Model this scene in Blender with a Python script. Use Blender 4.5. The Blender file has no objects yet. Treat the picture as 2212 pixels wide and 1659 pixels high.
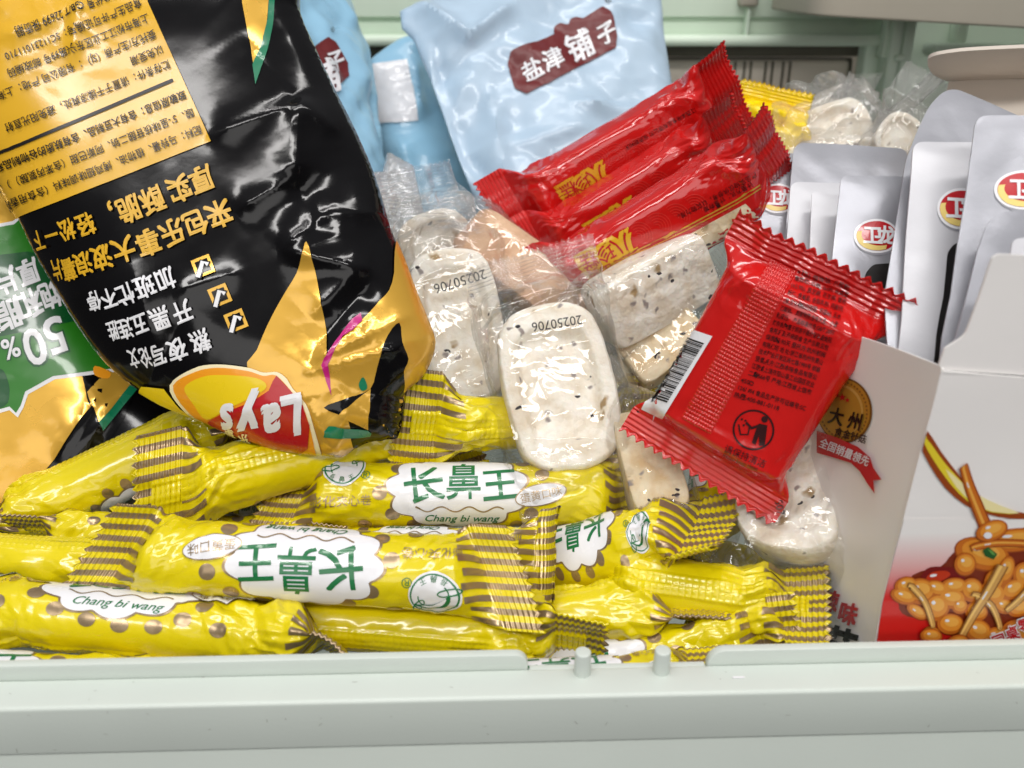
import bpy, bmesh, math, random
import numpy as np
from mathutils import Vector, Matrix

sc = bpy.context.scene
# ---------------------------------------------------------------- camera
F, CX, CY = 1916.0, 1106.0, 829.5            # focal length and centre in reference pixels (2212 x 1659)
CAMH, PITCH = 0.17, math.radians(25.0)       # metres above the rim of the bin, looking down
cam_d = bpy.data.cameras.new('camera')
cam = bpy.data.objects.new('camera', cam_d)
sc.collection.objects.link(cam)
sc.camera = cam
cam.location = (0, 0, CAMH)
cam.rotation_euler = (math.pi / 2 - PITCH, 0, 0)
cam_d.sensor_width = 36.0
cam_d.lens = 36.0 * F / 2212.0
cam_d.clip_start, cam_d.clip_end = 0.01, 50.0
cam_d.dof.use_dof = True
cam_d.dof.focus_distance = 0.30
cam_d.dof.aperture_fstop = 13.0

# ---------------------------------------------------------------- light of the shop
wd = bpy.data.worlds.new('World')
sc.world = wd
wd.use_nodes = True
wn = wd.node_tree
bg = wn.nodes['Background']
geo = wn.nodes.new('ShaderNodeTexCoord')
sep = wn.nodes.new('ShaderNodeSeparateXYZ')
rmp = wn.nodes.new('ShaderNodeValToRGB')
wn.links.new(geo.outputs['Generated'], sep.inputs[0])
mp = wn.nodes.new('ShaderNodeMapRange')
mp.inputs[1].default_value, mp.inputs[2].default_value = -1, 1
wn.links.new(sep.outputs['Z'], mp.inputs[0])
wn.links.new(mp.outputs[0], rmp.inputs[0])
e = rmp.color_ramp.elements
e[0].position, e[0].color = 0.40, (0.09, 0.09, 0.09, 1)
e[1].position, e[1].color = 0.88, (0.42, 0.42, 0.43, 1)
k = e.new(0.54); k.color = (0.11, 0.11, 0.11, 1)
k = e.new(0.66); k.color = (0.20, 0.20, 0.205, 1)
wn.links.new(rmp.outputs[0], bg.inputs[0])
bg.inputs[1].default_value = 0.70


def tube_light(name, loc, sx, sy, power, rz=0.0, tilt=0.0):
    l = bpy.data.lights.new(name, 'AREA')
    l.shape = 'RECTANGLE'
    l.size, l.size_y, l.energy = sx, sy, power
    l.color = (1.0, 0.975, 0.95)
    o = bpy.data.objects.new(name, l)
    sc.collection.objects.link(o)
    o.location = loc
    o.rotation_euler = (tilt, 0, rz)
    return o


tube_light('ceiling_tube', (0.15, 0.12, 1.45), 1.5, 0.10, 10.0, 0.10)
tube_light('ceiling_tube', (-0.15, -0.80, 1.15), 1.7, 0.14, 16.0, 0.08, math.radians(42))
tube_light('ceiling_tube', (-0.3, 0.30, 1.45), 1.5, 0.10, 3.4, 0.05, math.radians(15))
tube_light('front_fill_light', (0.35, -1.7, 0.55), 2.4, 0.7, 10.5, -0.12, math.radians(76))  # wide soft fill added to brighten front-facing sides, not a known shop lamp

sc.view_settings.view_transform = 'Standard'
sc.view_settings.look = 'None'
sc.view_settings.gamma = 1.0
sc.view_settings.use_curve_mapping = False
sc.view_settings.exposure = -0.10
sc.cycles.use_denoising = True
sc.cycles.max_bounces = 16
sc.cycles.transparent_max_bounces = 32
sc.cycles.diffuse_bounces = 4
sc.cycles.glossy_bounces = 5

# ---------------------------------------------------------------- camera geometry helpers
CAMP = np.array([0, 0, CAMH])
FW = np.array([0, math.cos(PITCH), -math.sin(PITCH)])
UP = np.array([0, math.sin(PITCH), math.cos(PITCH)])
RT = np.array([1.0, 0, 0])


def ray(px, py):
    px, py = np.asarray(px, float), np.asarray(py, float)
    return FW + ((px - CX) / F)[..., None] * RT + ((CY - py) / F)[..., None] * UP


def P(px, py, d):
    return CAMP + np.asarray(d, float)[..., None] * ray(px, py)


def PY(px, py, Y):
    r = ray(px, py)
    return CAMP + r * (Y / r[..., 1])[..., None]


def proj(W):
    rel = W - CAMP
    d = rel @ FW
    return np.stack([CX + F * (rel @ RT) / d, CY - F * (rel @ UP) / d], -1)


def unit(v):
    v = np.asarray(v, float)
    return v / np.linalg.norm(v)


# ---------------------------------------------------------------- noise
_pr = np.random.RandomState(11)
_perm = np.concatenate([_pr.permutation(256)] * 3)
_grad = _pr.normal(size=(256, 3))
_grad /= np.linalg.norm(_grad, axis=1)[:, None]


def pn(x, y, z=0.0):
    x, y, z = np.broadcast_arrays(np.asarray(x, float), np.asarray(y, float), np.asarray(z, float))
    xi, yi, zi = np.floor(x).astype(int), np.floor(y).astype(int), np.floor(z).astype(int)
    xf, yf, zf = x - xi, y - yi, z - zi
    xi, yi, zi = xi & 255, yi & 255, zi & 255
    u, v, w = [t * t * t * (t * (t * 6 - 15) + 10) for t in (xf, yf, zf)]
    out = 0
    for dx in (0, 1):
        for dy in (0, 1):
            for dz in (0, 1):
                g = _grad[_perm[_perm[_perm[xi + dx] + yi + dy] + zi + dz]]
                dot = g[..., 0] * (xf - dx) + g[..., 1] * (yf - dy) + g[..., 2] * (zf - dz)
                out = out + dot * (u if dx else 1 - u) * (v if dy else 1 - v) * (w if dz else 1 - w)
    return out


def ridged(x, y, z=0.0):
    return 1 - 2.2 * np.abs(pn(x, y, z))


def tri(x):
    return np.abs((x % 1.0) * 2 - 1) * 2 - 1


def crumple(u, v, lam, seed, n=6):
    r = random.Random(seed)
    h = 0
    for i in range(n):
        a = r.uniform(0, math.pi)
        l = lam * r.uniform(.6, 1.7)
        ph = r.uniform(0, 9)
        w = pn(u / lam * .8 + ph, v / lam * .8, seed * 1.7 + i) * .55
        m = np.clip(pn(u / lam * .5 + 3 * i, v / lam * .5 - ph, seed + .37) * 2.2 + .25, 0, 1)
        h = h + tri((u * math.cos(a) + v * math.sin(a)) / l + ph + w) * m * (l / lam)
    return h / n


def sstep(a, b, x):
    t = np.clip((x - a) / (b - a), 0, 1)
    return t * t * (3 - 2 * t)


# ---------------------------------------------------------------- materials
def lin(c):
    return tuple(((v / 255 / 12.92) if v / 255 <= .04045 else ((v / 255 + .055) / 1.055) ** 2.4) for v in c)


MATS = {}


def mat(name, rgb, rough=.4, metal=0.0, coat=0.0, spec=.5, bump=0.0, bscale=300.0, var=0.0, vscale=40.0, rvar=.06, sss=0.0, stretch=None):
    if name in MATS:
        return MATS[name]
    m = bpy.data.materials.new(name)
    m.use_nodes = True
    nt = m.node_tree
    b = nt.nodes['Principled BSDF']
    col = lin(rgb) + (1,)
    b.inputs['Base Color'].default_value = col
    b.inputs['Roughness'].default_value = rough
    b.inputs['Metallic'].default_value = metal
    b.inputs['Coat Weight'].default_value = coat
    b.inputs['Coat Roughness'].default_value = .08
    b.inputs['Specular IOR Level'].default_value = spec
    if sss:
        b.inputs['Subsurface Weight'].default_value = sss
        b.inputs['Subsurface Radius'].default_value = (.004, .003, .002)
        b.inputs['Subsurface Scale'].default_value = 1.0
    tc = nt.nodes.new('ShaderNodeTexCoord')
    vec = tc.outputs['Object']
    if stretch:
        mpn = nt.nodes.new('ShaderNodeMapping')
        mpn.inputs['Scale'].default_value = stretch
        nt.links.new(vec, mpn.inputs['Vector'])
        vec = mpn.outputs['Vector']
    nz = nt.nodes.new('ShaderNodeTexNoise')
    nz.inputs['Scale'].default_value = vscale
    nz.inputs['Detail'].default_value = 5
    nt.links.new(vec, nz.inputs['Vector'])
    if rvar:
        r = nt.nodes.new('ShaderNodeMapRange')
        r.inputs[1].default_value, r.inputs[2].default_value = .3, .7
        r.inputs[3].default_value, r.inputs[4].default_value = max(.02, rough - rvar), rough + rvar
        nt.links.new(nz.outputs['Fac'], r.inputs[0])
        nt.links.new(r.outputs[0], b.inputs['Roughness'])
    if var:
        mx = nt.nodes.new('ShaderNodeMix')
        mx.data_type = 'RGBA'
        mx.inputs[6].default_value = tuple(c * (1 - var) for c in col[:3]) + (1,)
        mx.inputs[7].default_value = tuple(min(1, c * (1 + var)) for c in col[:3]) + (1,)
        nt.links.new(nz.outputs['Fac'], mx.inputs[0])
        nt.links.new(mx.outputs[2], b.inputs['Base Color'])
    if bump:
        n2 = nt.nodes.new('ShaderNodeTexNoise')
        n2.inputs['Scale'].default_value = bscale
        n2.inputs['Detail'].default_value = 3
        nt.links.new(vec, n2.inputs['Vector'])
        bp = nt.nodes.new('ShaderNodeBump')
        bp.inputs['Strength'].default_value = bump
        bp.inputs['Distance'].default_value = .001
        nt.links.new(n2.outputs['Fac'], bp.inputs['Height'])
        nt.links.new(bp.outputs[0], b.inputs['Normal'])
    MATS[name] = m
    return m


def film_mat(name, tint=(255, 255, 255), haze=.05, bump=.25, bscale=60.0, hcol=(235, 232, 228), gloss=1.0):
    """thin clear plastic film: see-through, with sharp reflections and a trace of milkiness"""
    if name in MATS:
        return MATS[name]
    m = bpy.data.materials.new(name)
    m.use_nodes = True
    nt = m.node_tree
    nt.nodes.remove(nt.nodes['Principled BSDF'])
    out = nt.nodes['Material Output']
    tr = nt.nodes.new('ShaderNodeBsdfTransparent')
    tr.inputs[0].default_value = lin(tint) + (1,)
    gl = nt.nodes.new('ShaderNodeBsdfGlossy')
    gl.inputs['Roughness'].default_value = .045
    df = nt.nodes.new('ShaderNodeBsdfDiffuse')
    df.inputs[0].default_value = lin(hcol) + (1,)
    fr = nt.nodes.new('ShaderNodeFresnel')
    fr.inputs[0].default_value = 1.45
    tc = nt.nodes.new('ShaderNodeTexCoord')
    nz = nt.nodes.new('ShaderNodeTexNoise')
    nz.inputs['Scale'].default_value = bscale
    nz.inputs['Detail'].default_value = 2
    nz.inputs['Distortion'].default_value = 1.2
    nt.links.new(tc.outputs['Object'], nz.inputs['Vector'])
    bp = nt.nodes.new('ShaderNodeBump')
    bp.inputs['Strength'].default_value = bump
    bp.inputs['Distance'].default_value = .002
    vo = nt.nodes.new('ShaderNodeTexVoronoi')
    vo.feature = 'DISTANCE_TO_EDGE'
    vo.inputs['Scale'].default_value = 50
    vm = nt.nodes.new('ShaderNodeMix')
    vm.data_type = 'RGBA'
    vm.blend_type = 'ADD'
    vm.inputs[0].default_value = .02
    nt.links.new(tc.outputs['Object'], vm.inputs[6])
    nt.links.new(nz.outputs['Color'], vm.inputs[7])
    nt.links.new(vm.outputs[2], vo.inputs['Vector'])
    ad = nt.nodes.new('ShaderNodeMath')
    ad.operation = 'MULTIPLY_ADD'
    ad.inputs[1].default_value = 1.3
    nt.links.new(vo.outputs['Distance'], ad.inputs[0])
    nt.links.new(nz.outputs['Fac'], ad.inputs[2])
    nt.links.new(ad.outputs[0], bp.inputs['Height'])
    nt.links.new(bp.outputs[0], gl.inputs['Normal'])
    nt.links.new(bp.outputs[0], fr.inputs['Normal'])
    mu = nt.nodes.new('ShaderNodeMath')
    mu.operation = 'MULTIPLY'
    mu.inputs[1].default_value = gloss * .85
    nt.links.new(fr.outputs[0], mu.inputs[0])
    m1 = nt.nodes.new('ShaderNodeMixShader')
    m1.inputs[0].default_value = haze
    nt.links.new(tr.outputs[0], m1.inputs[1])
    nt.links.new(df.outputs[0], m1.inputs[2])
    mn = nt.nodes.new('ShaderNodeMath')
    mn.operation = 'MINIMUM'
    mn.inputs[1].default_value = .42
    nt.links.new(mu.outputs[0], mn.inputs[0])
    m2 = nt.nodes.new('ShaderNodeMixShader')
    nt.links.new(mn.outputs[0], m2.inputs[0])
    nt.links.new(m1.outputs[0], m2.inputs[1])
    nt.links.new(gl.outputs[0], m2.inputs[2])
    nt.links.new(m2.outputs[0], out.inputs['Surface'])
    MATS[name] = m
    return m


def cake_mat(name, base, patch, speck=.012, sesame=True):
    m = bpy.data.materials.new(name)
    m.use_nodes = True
    nt = m.node_tree
    b = nt.nodes['Principled BSDF']
    b.inputs['Roughness'].default_value = .75
    b.inputs['Subsurface Weight'].default_value = .25
    b.inputs['Subsurface Radius'].default_value = (.004, .003, .002)
    b.inputs['Subsurface Scale'].default_value = 1.0
    tc = nt.nodes.new('ShaderNodeTexCoord')

    def noise(s, d=5):
        n = nt.nodes.new('ShaderNodeTexNoise')
        n.inputs['Scale'].default_value = s
        n.inputs['Detail'].default_value = d
        nt.links.new(tc.outputs['Object'], n.inputs['Vector'])
        return n

    def ramp(src, a, bb):
        r = nt.nodes.new('ShaderNodeMapRange')
        r.inputs[1].default_value, r.inputs[2].default_value = a, bb
        nt.links.new(src, r.inputs[0])
        return r.outputs[0]

    def mix(fac, c1, c2):
        x = nt.nodes.new('ShaderNodeMix')
        x.data_type = 'RGBA'
        nt.links.new(fac, x.inputs[0])
        for i, c in ((6, c1), (7, c2)):
            if isinstance(c, tuple):
                x.inputs[i].default_value = lin(c) + (1,)
            else:
                nt.links.new(c, x.inputs[i])
        return x.outputs[2]

    n1, n2 = noise(130, 7), noise(520, 4)
    c = mix(ramp(n1.outputs['Fac'], .42, .66), base, patch)
    if sesame:
        for sc_, th, col in ((190, speck * 16, (38, 32, 36)), (130, speck * 13, (168, 140, 96)), (210, speck * 13, (150, 140, 136))):
            v = nt.nodes.new('ShaderNodeTexVoronoi')
            v.inputs['Scale'].default_value = sc_
            v.inputs['Randomness'].default_value = 1
            mpn = nt.nodes.new('ShaderNodeMapping')
            mpn.inputs['Location'].default_value = (sc_ * .013, .3, sc_ * .007)
            mpn.inputs['Scale'].default_value = (1, 1.7, .8)
            dn = noise(300, 1)
            dm = nt.nodes.new('ShaderNodeMix')
            dm.data_type = 'RGBA'
            dm.blend_type = 'ADD'
            dm.inputs[0].default_value = .0035
            nt.links.new(tc.outputs['Object'], dm.inputs[6])
            nt.links.new(dn.outputs['Color'], dm.inputs[7])
            nt.links.new(dm.outputs[2], mpn.inputs['Vector'])
            nt.links.new(mpn.outputs[0], v.inputs['Vector'])
            near = ramp(v.outputs['Distance'], th + (.03 if col[0] < 60 else .16), th)
            sel = nt.nodes.new('ShaderNodeSeparateColor')
            nt.links.new(v.outputs['Color'], sel.inputs[0])
            pick = ramp(sel.outputs[0], .80, .84)
            mu = nt.nodes.new('ShaderNodeMath')
            mu.operation = 'MULTIPLY'
            nt.links.new(near, mu.inputs[0])
            nt.links.new(pick, mu.inputs[1])
            c = mix(mu.outputs[0], c, col)
    nt.links.new(c, b.inputs['Base Color'])
    ad = nt.nodes.new('ShaderNodeMath')
    nt.links.new(n1.outputs['Fac'], ad.inputs[0])
    nt.links.new(n2.outputs['Fac'], ad.inputs[1])
    bp = nt.nodes.new('ShaderNodeBump')
    bp.inputs['Strength'].default_value = .4
    bp.inputs['Distance'].default_value = .0016
    nt.links.new(ad.outputs[0], bp.inputs['Height'])
    nt.links.new(bp.outputs[0], b.inputs['Normal'])
    MATS[name] = m
    return m


YEL = mat('yellow_film', (224, 205, 8), .25, coat=.6, var=.05, vscale=60, bump=.05, bscale=160)
BRN = mat('bronze_print', (170, 148, 118), .30, metal=.7, bump=.05, bscale=160)
WHT = mat('white_print', (232, 232, 236), .30, coat=.5)
GRN = mat('green_print', (14, 112, 62), .30, coat=.5)
BLK = mat('black_film', (9, 8, 10), .13, spec=.40, bump=.05, bscale=120, rvar=.04)
GLD = mat('gold_print', (226, 176, 66), .27, metal=.4, coat=.6, var=.05, bump=.06, bscale=120)
PANEL = mat('amber_print', (222, 172, 40), .26, coat=.25, var=.03, bump=.06, bscale=120)
INK = mat('black_ink', (22, 19, 18), .35)
INK2 = mat('dark_red_ink', (48, 8, 12), .3, coat=.4)
RED = mat('red_film', (200, 24, 22), .17, coat=.7, var=.06, bump=.06, bscale=140)
REDW = mat('red_print', (186, 18, 30), .3, coat=.6)
MAG = mat('magenta_print', (190, 22, 120), .28, coat=.6)
TEAL = mat('teal_print', (12, 120, 84), .28, coat=.6)
ORG = mat('orange_print', (245, 160, 30), .3, coat=.6)
CREAM = mat('cream_print', (250, 238, 196), .3, coat=.6)
LEMON = mat('lemon_print', (240, 208, 24), .3, coat=.6)
LEAF = mat('leaf_green_print', (40, 122, 26), .3, coat=.6)
DGRN = mat('deep_green_print', (10, 82, 36), .3, coat=.6)
BLUE = mat('pale_blue_film', (178, 201, 221), .33, coat=.25, bump=.06, bscale=90, var=.03)
BLUE2 = mat('sky_blue_film', (150, 198, 226), .33, coat=.25, bump=.06, bscale=90, var=.03)
MAROON = mat('maroon_print', (104, 26, 28), .4)
SILV = mat('silver_film', (164, 165, 172), .36, metal=.4, var=.03, bump=.05, bscale=500)
PEARL = mat('pearl_film', (198, 198, 203), .36, metal=.08, var=.02, bump=.05, bscale=500)
CARD = mat('white_card', (238, 235, 233), .42, coat=.15, var=.02, bump=.04, bscale=200)
CARDIN = mat('card_inside', (222, 212, 200), .8, var=.04, bump=.08, bscale=300)
MINT = mat('mint_plastic', (203, 211, 204),   .42, var=.13, vscale=9, bump=.03, bscale=700, stretch=(1, .35, 1))
MINT2 = mat('pale_mint_plastic', (218, 234, 216), .45, var=.03, vscale=9, bump=.03, bscale=700)
TAUPE = mat('taupe_plastic', (200, 190, 176), .5, var=.03)
GREYB = mat('warm_grey_plastic', (168, 162, 148), .6, var=.05)
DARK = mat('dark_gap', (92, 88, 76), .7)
FILM = film_mat('clear_film', haze=.022, bump=.32, gloss=1.6)
FILMH = film_mat('milky_film', haze=.12, bump=.35)
CRIMPF = film_mat('clear_crimp_film', haze=.05, bump=.2, gloss=1.6)
SMOKE = film_mat('tinted_clear_window', tint=(205, 190, 180), haze=.12, bump=.2)
CAKE = cake_mat('white_cake', (246, 241, 230), (226, 213, 192))
CAKET = cake_mat('shade_toned_cake', (224, 188, 154), (208, 166, 132), sesame=False)  # tan stands for a cake side in shade, put into the colour
CAKEB = cake_mat('baked_cake', (238, 224, 194), (222, 194, 148))


# ---------------------------------------------------------------- objects
def tag(o, label, cat=None, group=None, kind=None):
    if label: o['label'] = label
    if cat: o['category'] = cat
    if group: o['group'] = group
    if kind: o['kind'] = kind
    return o


def thing(name, loc, label, cat, group=None):
    o = bpy.data.objects.new(name, None)
    sc.collection.objects.link(o)
    o.location = tuple(loc)
    o.empty_display_size = .01
    return tag(o, label, cat, group)


def mesh(name, V, faces, mats, parent=None, mi=None, smooth=True, N=None):
    V = np.asarray(V, float)
    if parent is not None:
        V = V - np.array(parent.location)
    me = bpy.data.meshes.new(name)
    me.from_pydata(V.tolist(), [], faces)
    if not isinstance(mats, (list, tuple)):
        mats = [mats]
    for m in mats:
        me.materials.append(m)
    if mi is not None:
        me.polygons.foreach_set('material_index', np.asarray(mi, np.int32))
    if smooth:
        me.polygons.foreach_set('use_smooth', np.ones(len(faces), bool))
    me.validate()
    if N is not None and smooth and len(me.vertices) == len(N):
        me.normals_split_custom_set_from_vertices(np.asarray(N).tolist())
    me.update()
    o = bpy.data.objects.new(name, me)
    sc.collection.objects.link(o)
    if parent is not None:
        o.parent = parent
    return o


def grid_faces(nu, nv, wrap=False, flip=False):
    f = []
    for i in range(nu - 1):
        for j in range(nv if wrap else nv - 1):
            a, b = i * nv + j, i * nv + (j + 1) % nv
            c, d = (i + 1) * nv + (j + 1) % nv, (i + 1) * nv + j
            f.append((a, b, c, d) if flip else (a, d, c, b))
    return f


# ---------------------------------------------------------------- flat shapes
def cutgrid(V, faces, cell):
    """cut a flat 2D mesh along a square grid so that it can be laid over a curved surface"""
    V = np.asarray(V, float)
    cx, cy = (cell, cell) if not isinstance(cell, tuple) else cell
    s = 1.0 / max(np.ptp(V[:, 0]), np.ptp(V[:, 1]), 1e-9)
    bm = bmesh.new()
    vs = [bm.verts.new((x * s, y * s, 0)) for x, y in V]
    for f in faces:
        try:
            bm.faces.new([vs[i] for i in f])
        except ValueError:
            pass
    bm.normal_update()
    big = [f for f in bm.faces if len(f.verts) > 4]
    if big:
        bmesh.ops.triangulate(bm, faces=big)
    for ax, c in ((0, cx), (1, cy)):
        lo, hi = V[:, ax].min(), V[:, ax].max()
        k = math.floor(lo / c) + 1
        while k * c < hi - 1e-9:
            co = [0, 0, 0]; no = [0, 0, 0]
            co[ax] = k * c * s; no[ax] = 1
            bmesh.ops.bisect_plane(bm, geom=bm.verts[:] + bm.edges[:] + bm.faces[:], dist=1e-7, plane_co=co, plane_no=no)
            k += 1
    bm.verts.index_update()
    W = np.array([(v.co.x / s, v.co.y / s) for v in bm.verts])
    Fc = []
    for f in bm.faces:
        id_ = [v.index for v in f.verts]
        p = W[id_]
        ar = np.sum(p[:, 0] * np.roll(p[:, 1], -1) - np.roll(p[:, 0], -1) * p[:, 1])
        Fc.append(id_ if ar > 0 else id_[::-1])
    bm.free()
    return W, Fc


def smooth_poly(pts, n=6):
    pts = np.asarray(pts, float)
    out = []
    m = len(pts)
    for i in range(m):
        p0, p1, p2, p3 = pts[i - 1], pts[i], pts[(i + 1) % m], pts[(i + 2) % m]
        for t in np.linspace(0, 1, n, endpoint=False):
            out.append(.5 * (2 * p1 + (p2 - p0) * t + (2 * p0 - 5 * p1 + 4 * p2 - p3) * t * t + (3 * p1 - p0 - 3 * p2 + p3) * t ** 3))
    return np.array(out)


def round_poly(pts, r, n=6):
    pts = np.asarray(pts, float)
    m = len(pts)
    rs = r if isinstance(r, (list, tuple)) else [r] * m
    out = []
    for i in range(m):
        p, a, b = pts[i], pts[i - 1], pts[(i + 1) % m]
        if rs[i] <= 0:
            out.append(p); continue
        da, db = (a - p), (b - p)
        ra = min(rs[i], np.linalg.norm(da) * .49); rb = min(rs[i], np.linalg.norm(db) * .49)
        A, B = p + unit(da) * ra, p + unit(db) * rb
        for t in np.linspace(0, 1, n):
            out.append((1 - t) ** 2 * A + 2 * t * (1 - t) * p + t * t * B)
    return np.array(out)


def ellipse(cx, cy, a, b, rot=0.0, n=28):
    t = np.linspace(0, 2 * math.pi, n, endpoint=False)
    c, s = math.cos(rot), math.sin(rot)
    x, y = a * np.cos(t), b * np.sin(t)
    return np.stack([cx + x * c - y * s, cy + x * s + y * c], -1)


def stroke(pts, w0, w1=None, closed=False):
    """an outline of even or tapering width along a line"""
    pts = np.asarray(pts, float)
    w1 = w0 if w1 is None else w1
    if closed:
        d = np.roll(pts, -1, 0) - np.roll(pts, 1, 0)
    else:
        d = np.gradient(pts, axis=0)
    n = np.stack([-d[:, 1], d[:, 0]], -1)
    n /= np.linalg.norm(n, axis=1)[:, None] + 1e-12
    w = np.linspace(w0, w1, len(pts))[:, None] / 2
    L, R = pts + n * w, pts - n * w
    V = np.concatenate([L, R])
    m = len(pts)
    fs = [(i, (i + 1) % m, m + (i + 1) % m, m + i) for i in range(m if closed else m - 1)]
    return V, fs


_tcu = bpy.data.curves.new('lettering', 'FONT')
_tcu.dimensions = '2D'
_tcu.fill_mode = 'FRONT'
_tcu.resolution_u = 3
_tob = bpy.data.objects.new('lettering', _tcu)
sc.collection.objects.link(_tob)
_tc = {}


def glyphs(s, bold=0.0, shear=0.0, spacing=1.0):
    key = (s, bold, shear, spacing)
    if key not in _tc:
        _tcu.body = s
        _tcu.offset = bold
        _tcu.shear = shear
        _tcu.space_character = spacing
        bpy.context.view_layer.update()
        ev = _tob.evaluated_get(bpy.context.evaluated_depsgraph_get())
        me = ev.to_mesh()
        V = np.array([(v.co.x, v.co.y) for v in me.vertices]).reshape(-1, 2)
        Fc = [tuple(p.vertices) for p in me.polygons]
        ev.to_mesh_clear()
        _tc[key] = (V, Fc)
    return _tc[key]


# ---------------------------------------------------------------- surfaces
class Surf:
    eu = ev = 2e-4

    def nrm(s, u, v):
        a = s.pos(u + s.eu, v) - s.pos(u - s.eu, v)
        b = s.pos(u, v + s.ev) - s.pos(u, v - s.ev)
        n = np.cross(a, b)
        return n / (np.linalg.norm(n, axis=-1, keepdims=True) + 1e-20)

    def inv(s, Q):
        Q = np.asarray(Q, float)
        u, v = s.guess(Q)
        for it in range(9):
            c = proj(s.pos(u, v))
            r = Q - c
            ju = (proj(s.pos(u + s.eu, v)) - c) / s.eu
            jv = (proj(s.pos(u, v + s.ev)) - c) / s.ev
            det = ju[:, 0] * jv[:, 1] - ju[:, 1] * jv[:, 0]
            ok = np.abs(det) > 1e-3
            det = np.where(ok, det, 1)
            du = np.where(ok, (r[:, 0] * jv[:, 1] - r[:, 1] * jv[:, 0]) / det, 0)
            dv = np.where(ok, (ju[:, 0] * r[:, 1] - ju[:, 1] * r[:, 0]) / det, 0)
            mu, mv = s.maxstep
            u = u + np.clip(du, -mu, mu) * .9
            v = v + np.clip(dv, -mv, mv) * .9
        return s.clamp(u, v)


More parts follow.
